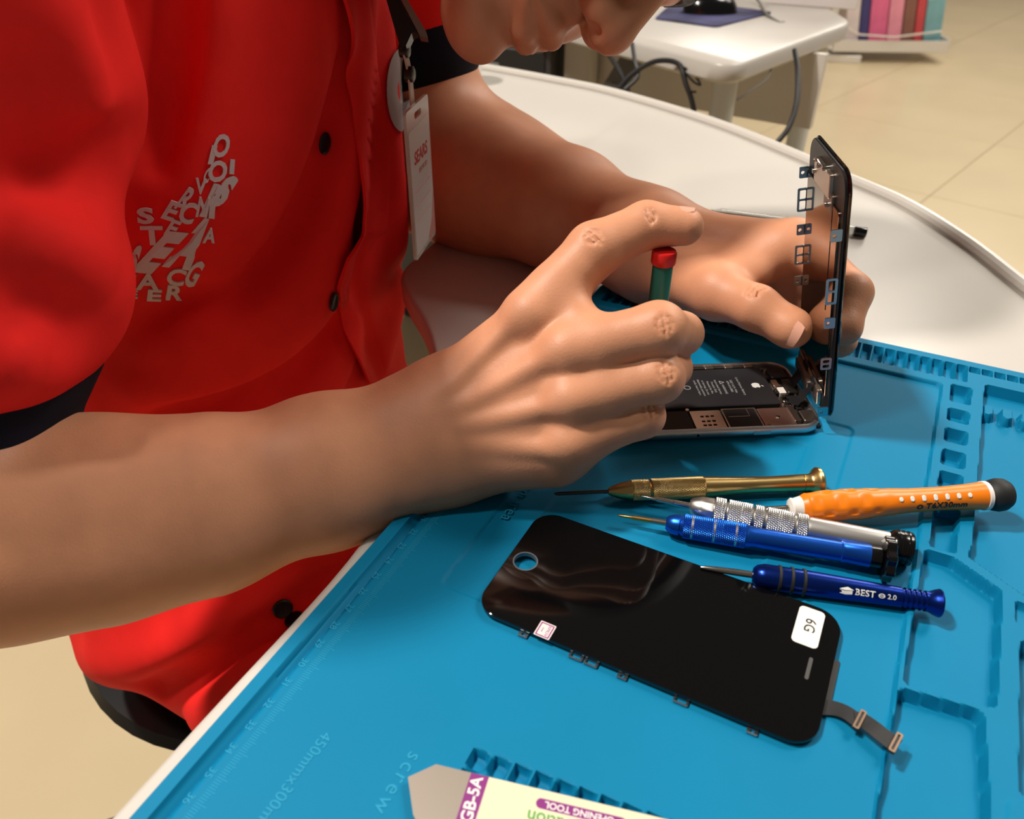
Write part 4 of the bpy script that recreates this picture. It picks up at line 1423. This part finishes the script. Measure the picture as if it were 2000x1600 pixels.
# board along the near side
board = part('circuit_board', plate(30, 125, 3.2, 22.4, 2.4, 3.4, 1, 0.2), mat('board_green_black', (22, 30, 28), rough=0.5), phone)
part('shield', plate(42, 66.6, 4.2, 21.4, 3.3, 4.7, 0.8, 0.3), CHIPB, board)
sim = part('sim_reader', shape2d([rrect(67.6, 84.6, 4.0, 20.8, 0.6, 3)] + [rrect(x - 1.0, x + 1.0, y - 0.8, y + 0.8, 0.2, 2)[::-1] for x, y in
           ((73.4, 15.4), (76.3, 15.4), (79.2, 15.5), (73.1, 11.0), (76.0, 11.0), (78.9, 11.0), (73, 7.4), (75.7, 7.4), (78.6, 7.5))], 3.6, 4.6), CHAMP, board, smooth=False, label='pale card reader plate with nine holes')
part('shield', plate(85.6, 104.8, 3.0, 21.2, 3.3, 4.6, 0.8, 0.3), CHIPB, board)
part('shield_rim', shape2d([rrect(85.4, 105.0, 2.8, 21.4, 0.8, 3), rrect(86.2, 104.2, 3.6, 20.6, 0.6, 3)[::-1]], 4.3, 4.9), CHAMP, board, smooth=False)
part('shield_trace', join(box(88, 100.2, 14.0, 14.4, 4.5, 4.75, 0.1), box(99.8, 100.2, 14.0, 20.8, 4.5, 4.75, 0.1)), CHAMP, board, smooth=False)
part('cover_plate', plate(105.8, 123.4, 2.6, 20.6, 3.3, 4.9, 1.0, 0.3), ROSE, board, label='rose-tinted cover plate')
part('screw', xf(lathe([(0, 1.4), (0.5, 1.4), (0.7, 1.1), (0.7, 0.1)], 16, 'z'), t=(114.8, 11.4, 4.8)), STEEL, board)
part('screw', xf(lathe([(0, 1.1), (0.5, 1.1), (0.6, 0.1)], 16, 'z'), t=(107.4, 4.2, 4.8)), STEEL, board)
part('bracket', plate(122.6, 126.2, 6.4, 20.6, 3.3, 6.0, 0.4, 0.2), INNER, board)
part('camera_module', plate(127.2, 135.2, 5.0, 14.8, 2.4, 6.8, 0.8, 0.4), INNER, phone)
part('connector', plate(124.2, 128.2, 34, 40, 2.4, 5.2, 0.5, 0.2), WHITEP, phone)
part('connector', plate(123.2, 126.8, 41.5, 48, 2.4, 5.0, 0.5, 0.2), CHAMP, phone)
part('flex_strip', plate(127, 133, 22, 31, 4.6, 5.0, 0.5, 0.1), CHIPB, phone)
part('speaker_block', plate(124.2, 134.6, 49, 60, 2.4, 5.8, 2.0, 0.5), CHIPB, phone)
part('front_module', plate(128.6, 134.2, 33, 47, 2.4, 6.2, 1.0, 0.4), mat('module_grey', (70, 66, 62), rough=0.35, metal=0.8), phone)
for x, y in ((125.6, 57), (134.6, 30), (124.6, 27), (126.8, 22.4), (30.4, 62), (66.8, 22.2), (134.5, 17.5)):
    part('screw', xf(lathe([(0, 1.3), (2.2, 1.3), (2.5, 1.0), (2.5, 0.1)], 14, 'z'), t=(x, y, 2.4)), STEEL, phone)
part('rail', plate(60, 118, 62, 63.4, 2.4, 5.6, 0.4, 0.2), INNER, phone)
for x in (64, 76, 88, 100, 112):
    part('rail_clip', plate(x, x + 5, 61.4, 64.2, 5.0, 6.0, 0.4, 0.15), CHAMP, phone)
rg = np.random.default_rng(3)
small = []
for i in range(46):
    x, y = rg.uniform(122.5, 135.5), rg.uniform(4, 62)
    a, b = rg.uniform(0.6, 1.8, 2)
    small.append(xf(box(-a, a, -b, b, 2.4, 3.4 + rg.uniform(0.2, 1.6), 0.12), None, (x, y, 0)))
part('small_components', join(*small[::2]), INNER, phone, smooth=False, kind='stuff')
part('small_components', join(*small[1::2]), CHIPB, phone, smooth=False, kind='stuff')

# ---- lifted screen, hinged on the far end of the case
GLASSK = mat('black_screen_glass', (6, 6, 7), rough=0.04, spec=0.55, coat=0.3)
FRAMEK = mat('screen_frame_black', (14, 14, 15), rough=0.4)
MIRROR = mat('mirror_shield', (158, 142, 128), rough=0.07, metal=1.0, bump=0.03, bscale=60)
TAB = mat('pale_blue_steel_tab', (150, 166, 176), rough=0.3, metal=1.0)
bq = math.radians(112.6)
sv = np.array([math.cos(bq), math.sin(bq), 0])
un_ = np.array([math.sin(bq), -math.cos(bq), 0])
tq = math.radians(-9.5)
sh_ = math.cos(tq) * np.array([0, 0, 1.0]) + math.sin(tq) * un_
sn = np.cross(sv, sh_)
if sn[0] < 0:
    sn = -sn
SN = np.array([171.5, -112.0, 6.0])
# frame: x across the screen (near to far edge), y up its length, z out of its back (towards the person)
FR = np.stack([sv, sh_, -sn], 1)
if np.linalg.det(FR) < 0:
    SNo = SN + 66.5 * sv
    FR = np.stack([-sv, sh_, -sn], 1)
    fx = lambda a: 66.5 - a
else:
    SNo = SN
    fx = lambda a: a
lifted = Thing('lifted_screen', 'lifted phone screen standing upright on the opened case, mirror-like metal back', 'phone screen', SNo, FR)


def fxb(x0, x1):
    a, b = fx(x0), fx(x1)
    return min(a, b), max(a, b)


part('glass', plate(0, 66.5, 0, 138, -2.4, -0.9, 11, 0.6, 10), GLASSK, lifted)
part('frame', plate(1.0, 65.5, 1.0, 137, -1.0, 0.6, 10, 0.3, 10), FRAMEK, lifted)
a, b = fxb(5.5, 63.5)
part('shield_plate', plate(a, b, 14, 118, 0.4, 1.6, 2.0, 0.3), MIRROR, lifted, label='shiny metal shield plate')
a, b = fxb(15, 16)
part('plate_crease', plate(a, b, 62, 117, 1.5, 1.85, 0.3, 0.15), MIRROR, lifted)


def tab_solid(x, y, name='clip_tab', w_=6.0):
    a, b = fxb(x - 0.35, x + 0.35)
    hole = rrect(-0.9, 0.9, -0.9, 0.9, 0.85, 5)[::-1]
    s = shape2d([rrect(-2.6, 2.6, -w_ / 2, w_ / 2, 0.6, 4), hole + [0.9, 0]], -0.35, 0.35)
    # stands on edge: local x of the shape -> out of the back
    M = np.array([[0, 0, 1.0], [0, 1, 0], [1, 0, 0]])
    return part(name, xf(s, M, ((a + b) / 2, y, 2.9)), TAB, lifted, smooth=False)


def tab_frame(x, y, h):
    a, b = fxb(x - 0.3, x + 0.3)
    s = shape2d([rrect(-2.7, 2.7, -h / 2, h / 2, 0.9, 4), rrect(-1.6, 1.6, 0.5, h / 2 - 1.1, 0.6, 3)[::-1], rrect(-1.6, 1.6, -h / 2 + 1.1, -0.5, 0.6, 3)[::-1]], -0.3, 0.3)
    M = np.array([[0, 0, 1.0], [0, 1, 0], [1, 0, 0]])
    return part('clip_tab', xf(s, M, ((a + b) / 2, y, 3.2)), TAB, lifted, smooth=False)


for y in (117, 85, 54):
    tab_solid(65.2, y)
for y, h in ((102, 13), (70, 11.5)):
    tab_frame(65.2, y, h)
for y in (109, 62.5, 8):
    tab_solid(1.4, y)
for y, h in ((80, 14), (38.5, 7)):
    tab_frame(1.4, y, h)
# bracket and small parts at the far end, flex and hinge parts at the foot
a, b = fxb(20, 48)
part('button_bracket', plate(a, b, 119, 131, 0.4, 2.6, 1.2, 0.3), CHAMP, lifted)
a, b = fxb(16, 30)
part('button_bracket', plate(a, b, 113, 122, 0.4, 2.0, 1.2, 0.3), INNER, lifted)
for x, y in ((30, 131), (40, 129), (47, 124), (22, 116)):
    part('screw', xf(lathe([(0, 1.2), (3.4, 1.2), (3.6, 0.2)], 14, 'z'), t=(fx(x), y, 0.2)), STEEL, lifted)
a, b = fxb(34, 44)
part('spring_clip', tube(spline([(fx(32), 130, 2), (fx(36), 133, 4.2), (fx(41), 132, 4.4), (fx(46), 129, 2)], 6), 0.6, 8), STEEL, lifted)
a, b = fxb(14, 58)
part('ear_plate', plate(a, b, 3, 13, 0.4, 3.0, 1.5, 0.4), CHAMP, lifted)
a, b = fxb(24, 52)
part('ear_speaker', plate(a, b, 5, 12, 2.8, 6.0, 1.5, 0.5), INNER, lifted)
a, b = fxb(6, 9)
part('edge_strip', plate(a, b, 14, 108, 0.4, 1.4, 0.4, 0.2), mat('worn_edge', (84, 78, 70), rough=0.5, metal=0.6, var=0.5, vscale=500), lifted)
# ribbons bending from the foot of the screen into the case
for x0, w_ in ((20, 7), (36, 9)):
    pts = spline([(0, 14, 2.4), (0, 4, 8), (0, -1.5, 12), (0, -2.2, 17)], 6)
    a, b = fxb(x0, x0 + w_)
    loops = [np.array([(a, p[1], p[2]), (b, p[1], p[2]), (b, p[1] + 0.05, p[2] + 0.25), (a, p[1] + 0.05, p[2] + 0.25)]) for p in pts]
    part('ribbon', loft(loops), CHIPB, lifted, smooth=False)

# ------------------------------------------------------------------ replacement screen lying on the mat
ea = math.radians(-1.173)
loose = Thing('replacement_screen', 'loose black glossy phone screen with white sticker lying flat on the mat', 'phone screen', (59.8, -238.7, 0.05), rotz(-1.173))
# local x along the length, local y = -across (0 far edge, -66.4 near edge)
hole = np.column_stack([8.0 + 5.2 * np.cos(ta), -33.4 + 5.2 * np.sin(ta)])
part('glass', shape2d([rrect(0, 137.4, -66.4, 0, 10.5, 10), hole[::-1]], 1.6, 3.3, 0.35), GLASSK, loose, auto=30)
part('frame', shape2d([rrect(0.5, 136.9, -65.9, -0.5, 10, 10), np.column_stack([8.0 + 6.2 * np.cos(ta), -33.4 + 6.2 * np.sin(ta)])[::-1]], 0.1, 1.8, 0.1), FRAMEK, loose)
part('button_ring', shape2d([np.column_stack([8.0 + 5.6 * np.cos(ta), -33.4 + 5.6 * np.sin(ta)]), np.column_stack([8.0 + 5.0 * np.cos(ta[::-1]), -33.4 + 5.0 * np.sin(ta[::-1])])], 1.2, 3.36), mat('grey_ring', (120, 128, 134), rough=0.3, metal=0.6), loose)
part('ear_slot', plate(128.4, 129.9, -38, -27, 3.2, 3.34, 0.7, 0.05), mat('slot_grey', (64, 64, 64), rough=0.6), loose)
st = part('size_sticker', plate(120.2, 130.4, -22.4, -2.2, 3.28, 3.42, 2.0, 0.04), mat('white_paper', (226, 224, 216), rough=0.6), loose, label='white size sticker')
part('lettering', xf(text('6G', 6.0, 0.05, 0.05), rotz(-90), (125.6, -11.6, 3.45)), PRINTK, st, smooth=False)
st = part('warranty_sticker', plate(28.4, 35.2, -67.0, -59.4, 3.28, 3.42, 0.4, 0.04), mat('pink_white_paper', (222, 208, 206), rough=0.6), loose, label='small white seal sticker with purple border')
part('seal_border', shape2d([rrect(28.9, 34.7, -66.6, -59.9, 0.2, 2), rrect(29.4, 34.2, -66.1, -60.4, 0.2, 2)[::-1]], 3.41, 3.45), PURPLE, st, smooth=False)
part('lettering', xf(text('XMOV', 1.9, 0.05), rotz(-90), (33.0, -63.2, 3.46)), PURPLE, st, smooth=False)
part('seal_line', box(30.6, 30.9, -64.6, -62.2, 3.41, 3.46, 0.02), PURPLE, st, smooth=False)
for x, k in ((24.1, 1), (66.6, 1), (116.3, 1), (89.8, 2), (47.2, 2), (53.6, 2)):
    if k == 1:
        s = shape2d([rrect(-2.0, 2.0, -1.6, 1.2, 0.4, 3), rrect(-0.8, 0.8, -0.9, 0.4, 0.5, 3)[::-1]], 0.4, 0.9)
    else:
        s = shape2d([rrect(-2.9, 2.9, -1.7, 1.2, 0.6, 3), rrect(-2.0, 2.0, -0.9, 0.6, 0.4, 3)[::-1]], 0.4, 0.9)
    part('clip_tab', xf(s, None, (x, -66.9, 0)), TAB, loose, smooth=False)
part('side_plate', plate(136.5, 139.6, -44.5, -21.5, 0.3, 0.8, 0.5, 0.1), FRAMEK, loose)


BRONZE = mat('dull_bronze', (128, 106, 88), rough=0.4, metal=1.0)


def ribbon(P, wdt, nrm_=(0, 0, 1.0), th=0.25):
    P = np.asarray(P, float)
    T = np.gradient(P, axis=0)
    loops = []
    for p, t_ in zip(P, T):
        s = nrm(np.cross(t_, nrm_)) * wdt / 2
        n_ = nrm(np.cross(s, t_)) * th / 2
        loops.append(np.array([p - s - n_, p + s - n_, p + s + n_, p - s + n_]))
    return loft(loops)


part('ribbon', ribbon(spline([(135, -46.5, 1.0), (140.5, -44.6, 1.6), (145, -45, 2.4), (149, -47.0, 3.0)], 5), 6.4), CHIPB, loose, smooth=False)
part('ribbon', ribbon(spline([(148, -46.8, 3.0), (151, -46.4, 3.2), (154.5, -48.2, 4.0), (158, -50, 4.2), (162.5, -52.0, 4.4)], 5), 6.8), CHIPB, loose, smooth=False)
for cx, cy, a_, z_ in ((149.4, -47.0, 12, 3.1), (161.6, -51.6, 14, 4.5)):
    c_ = part('connector', xf(plate(-1.2, 1.2, -4.6, 4.6, 0, 1.0, 0.5, 0.2), rotz(-a_), (cx, cy, z_)), CHIPB, loose)
    part('connector_rim', xf(shape2d([rrect(-1.1, 1.1, -4.4, 4.4, 0.4, 3), rrect(-0.45, 0.45, -3.7, 3.7, 0.2, 2)[::-1]], 0.9, 1.35), rotz(-a_), (cx, cy, z_)), BRONZE, c_, smooth=False)

# ------------------------------------------------------------------ clear pen behind the left hand
pa, pb_ = np.array([20.0, 176.5, TT + 4.4]), np.array([161.5, 191.5, TT + 4.4])
t = Thing('ballpoint_pen', 'clear plastic ballpoint pen with black end plug lying on the bench', 'pen', pa, frame_x(pa, pb_))
CLEAR = mat('clear_plastic', (235, 235, 232), rough=0.08, trans=0.9, ior=1.3)
part('barrel', lathe([(14, 2.0), (22, 4.2), (132, 4.2), (132.2, 3.2), (22, 3.2)], 24), CLEAR, t)
part('refill', lathe([(0, 0.3), (1.5, 0.8), (10, 1.2), (126, 1.2)], 14), PRINTK, t)
part('tip', lathe([(6, 1.4), (14.5, 2.2), (15, 1.4)], 18), STEEL, t)
part('end_plug', lathe([(131, 3.2), (132, 4.3), (140.5, 4.3), (141.3, 3.8), (141.4, 0.2)], 24), BLACKM, t)
# ------------------------------------------------------------------ second desk and what stands on it
DESKW = mat('white_desk', (186, 181, 174), rough=0.3, spec=0.4)
GREYPAN = mat('grey_panel', (204, 198, 190), rough=0.6)
desk = Thing('white_desk', 'white desk with rounded corner and round legs behind the bench', 'table', (-350, 1200, FLOORZ))
dp = [(-83, 738), (30, 1195), (-90, 1460), (-560, 1640), (-900, 1190)]


def round_poly(P, rad, n=8):
    P = np.asarray(P, float)
    out = []
    for i in range(len(P)):
        a, b, c = P[i - 1], P[i], P[(i + 1) % len(P)]
        r = rad[i] if not np.isscalar(rad) else rad
        u_, v_ = nrm(a - b), nrm(c - b)
        p0, p1 = b + u_ * r, b + v_ * r
        for t_ in np.linspace(0, 1, n):
            out.append((1 - t_) ** 2 * p0 + 2 * t_ * (1 - t_) * b + t_ ** 2 * p1)
    return np.array(out)


dpo = round_poly(dp, [55, 40, 60, 40, 40])
if np.sum(dpo[:, 0] * np.roll(dpo[:, 1], -1) - np.roll(dpo[:, 0], -1) * dpo[:, 1]) < 0:
    dpo = dpo[::-1]
part('table_top', loft([at_z(inset(dpo, d), z) for d, z in ((6, -30), (0, -25), (0, -5), (5, 0))]), DESKW, desk, world=True, auto=50)
LEG2 = mat('painted_leg', (206, 210, 210), rough=0.35)
for x, y in ((-112, 850), (-22, 1165), (-560, 1540), (-735, 1315)):
    lg = part('leg', xf(lathe([(-29, 20), (FLOORZ + 60, 17), (FLOORZ + 12, 17)], 24, 'z'), t=(x, y, 0)), LEG2, desk, world=True)
    part('foot', (desk.local(xf(lathe([(FLOORZ + 14, 12), (FLOORZ + 12, 26), (FLOORZ, 28)], 24, 'z'), t=(x, y, 0))[0]), lathe([(FLOORZ + 14, 12), (FLOORZ + 12, 26), (FLOORZ, 28)], 24, 'z')[1]), BLACKR, lg)
pq = np.array([(-470, 1105), (12, 1030), (14.5, 1046), (-467.5, 1121)])
part('modesty_panel', prism(pq, -152, -28), GREYPAN, desk, world=True, smooth=False)
WIRE = mat('black_wire', (28, 27, 28), rough=0.5)
WIREG = mat('grey_wire', (120, 116, 110), rough=0.5)


def cable(name, pts, r, m, label):
    P = spline(np.array([at(*p) for p in pts]), 8)
    solo(name, tube(P, r, 8), m, label, 'cable', 'cables hanging under the white desk')


cable('power_cable', [(1150, 60, 1300), (1185, 100, 1290), (1215, 150, 1280), (1230, 200, 1300), (1210, 230, 1400)], 4, WIRE, 'black cable hanging down at the left end of the grey desk panel')
cable('power_cable', [(1205, 178, 1235), (1235, 145, 1225), (1280, 120, 1215), (1325, 125, 1210), (1340, 165, 1210), (1352, 200, 1215), (1362, 260, 1230)], 4.2, WIRE, 'thick black cable looped under the front edge of the white desk')
cable('power_cable', [(1325, 128, 1208), (1350, 140, 1206), (1368, 165, 1206), (1355, 160, 1205), (1335, 140, 1204), (1345, 175, 1206), (1360, 180, 1206)], 1.8, WIRE, 'tied black cable bundle beside the desk leg')
cable('power_cable', [(1235, 85, 1240), (1240, 120, 1230), (1245, 150, 1225), (1220, 175, 1230)], 3.4, WIRE, 'black cable joining the loop under the white desk')
cable('power_cable', [(1552, 98, 1200), (1558, 140, 1180), (1556, 200, 1170), (1540, 250, 1165), (1515, 282, 1170), (1500, 310, 1200)], 4.0, WIRE, 'black ribbed cable hanging beside the far desk leg')
cable('power_cable', [(1512, 110, 1260), (1500, 150, 1250), (1470, 175, 1240), (1440, 195, 1235)], 1.8, WIREG, 'thin grey cable between the two desk legs')
# mouse pad, mouse, papers
padP = round_poly([P_[:2] for P_ in (np.array([-300, 1050, 0]), np.array([-178, 1022, 0]), np.array([-120, 1215, 0]), np.array([-330, 1290, 0]))], 10, 5)
PADM = mat('mouse_pad_print', (58, 58, 92), rough=0.7, var=0.8, vscale=9)
solo('mouse_pad', prism(padP, 0.2, 3.2), PADM, 'dark blue printed mouse pad on the white desk', 'mouse pad', smooth=False)
mo = Thing('computer_mouse', 'black computer mouse on the printed mouse pad', 'mouse', (-225, 1150, 3.2), rotz(25))
uu, vv = np.meshgrid(np.linspace(0, 2 * math.pi, 28, endpoint=False), np.linspace(0, math.pi / 2, 9), indexing='ij')
loops = [np.column_stack([52 * math.cos(v_) ** 0.7 * np.cos(uu[:, 0]), 30 * math.cos(v_) ** 0.7 * np.sin(uu[:, 0]) * (1 - 0.1 * np.cos(uu[:, 0])), np.full(28, 34 * math.sin(v_))]) for v_ in np.linspace(0, 1.5, 9)]
part('shell', loft(loops), BLACKM, mo)
part('wheel', xf(lathe([(-3, 5), (-2, 6.5), (2, 6.5), (3, 5)], 20), rotz(90), (28, 0, 22)), BLACKR, mo)
part('button_seam', tube([(50, 0, 9), (40, 0, 20), (20, 0, 30.5), (0, 0, 34.2)], 0.7, 6), BLACKR, mo)
solo('paper_box', plate(-150, 20, 1330, 1345, 0.2, 150, 4, 1.0), mat('box_white', (214, 206, 204), rough=0.5), 'upright white card box at the back corner of the white desk', 'box')
solo('charging_cable', tube(spline(np.array([at(1455, -25, 1560), at(1480, 0, 1540), at(1495, 25, 1480), at(1520, 43, 1428), at(1532, 44, 1425)]), 8), 2.6, 8), WIREG, 'grey charging cable lying on the white desk', 'cable')

# ---- dark case and white cabinet behind the bench
t = Thing('computer_case', 'dark grey computer case standing behind the bench', 'computer', (-640, 1120, FLOORZ))
DG = mat('dark_grey_case', (58, 56, 56), rough=0.45)
part('shell', box(-250, 152, -110, 150, 0, 690, 5), DG, t)
part('front_panel', box(-240, 140, -114, -106, 20, 680, 3), mat('darker_case', (40, 39, 40), rough=0.35), t)
part('light_label', box(-60, 40, -117, -112, 625, 650, 1), mat('grey_label', (120, 118, 116), rough=0.5), t)
part('drive_slot', box(-200, -80, -117, -112, 560, 600, 1), BLACKM, t)
t = Thing('white_post', 'white square post beside the dark computer case', 'post', (-440, 1060, FLOORZ))
part('column', box(-32, 22, -25, 25, 0, 700, 3), DESKW, t)
part('foot_plate', box(-45, 35, -38, 38, 0, 12, 3), DESKW, t)
t = Thing('footrest', 'grey slanted footrest plate standing in front of the grey desk panel', 'footrest', (-330, 960, FLOORZ))
FTG = mat('grey_plate', (112, 112, 110), rough=0.5)
part('plate', xf(plate(-28, 28, -70, 70, -4, 4, 5, 1), rotz(-32) @ rotx(52), (0, 0, FLOORZ * 0 + 655)), FTG, t)
part('stem', lathe([(0, 60), (10, 58), (12, 16), (650, 14)], 20, 'z'), FTG, t)

# ---- display rack with books on the shop floor
rack = Thing('display_rack', 'white wire display rack holding colourful books on the shop floor', 'rack', (-360, 4760, FLOORZ))
RW = mat('rack_white', (222, 216, 206), rough=0.4)
part('base', xf(plate(-240, 170, -130, 260, 0, 40, 10, 4), rotz(12)), RW, rack)
part('upright', xf(plate(-40, 0, -60, 0, 30, 900, 4, 2), rotz(12)), RW, rack)
part('upright', xf(plate(-230, -190, 120, 180, 30, 900, 4, 2), rotz(12)), RW, rack)
part('tray', xf(join(plate(-20, 620, -120, 200, 60, 68, 4, 1.5), plate(-20, 620, -128, -118, 60, 120, 2, 1), plate(612, 622, -120, 200, 60, 130, 2, 1)), rotz(24), (0, -20, 0)), RW, rack)
part('wire', tube(np.array([(-10, -150, 230), (150, -90, 150), (330, -20, 140), (560, 100, 170)], float), 5, 8), RW, rack)
cols = [((224, 210, 208), 70, 'white'), ((70, 66, 120), 45, 'navy blue'), ((226, 108, 150), 95, 'deep pink'), ((232, 150, 170), 75, 'light pink'),
        ((140, 96, 84), 60, 'brown'), ((206, 78, 84), 45, 'red'), ((126, 176, 184), 95, 'pale teal')]
x = 64.0
for i, (c, wd, nm) in enumerate(cols):
    m_ = mat('book_' + nm.replace(' ', '_'), c, rough=0.5, var=0.12, vscale=12)
    R_ = rotz(24) @ roty(-9)
    pos = np.array([-360, 4740, FLOORZ + 68]) + rotz(24) @ np.array([x, -60, 10])
    bk = Thing('book', nm + ' book leaning in the white display rack', 'book', pos, R_, group='books in the display rack')
    hgt = 330 - 14 * i
    part('cover', join(box(0, 4, 0, 200, 0, hgt, 1), box(wd - 4, wd, 0, 200, 0, hgt, 1), box(0, wd, -3, 2, 0, hgt, 1.5)), m_, bk, smooth=False)
    part('pages', box(3.5, wd - 3.5, 1, 195, 4, hgt - 4, 0.5), WHITEP, bk, smooth=False)
    x += wd / math.cos(math.radians(9)) + 7
sgn = Thing('yellow_box', 'yellow and black box on the upper part of the display rack', 'box', (-530, 4970, FLOORZ + 330), rotz(12))
part('carton', box(-110, 80, -60, 60, 0, 200, 2), mat('yellow_card', (214, 190, 40), rough=0.5, var=0.5, vscale=14), sgn)
part('lid_flap', box(-110, 80, -62, 62, 196, 203, 1), mat('black_card', (40, 36, 34), rough=0.6), sgn)

# ---- small white pot behind the sleeve
pot = Thing('plastic_pot', 'small white plastic pot at the far edge of the bench behind the navy sleeve', 'pot', (-395, 500, TT))
part('wall', lathe([(0.2, 20), (0.5, 24), (46, 27), (48, 28), (50, 27.5), (50, 25.5), (3, 22.5), (2.5, 0.5)], 36, 'z'), mat('milky_plastic', (224, 224, 218), rough=0.35), pot)
part('rim', lathe([(44, 27.5), (45, 29.5), (49, 29.5), (50.5, 28)], 36, 'z'), WHITEP, pot)
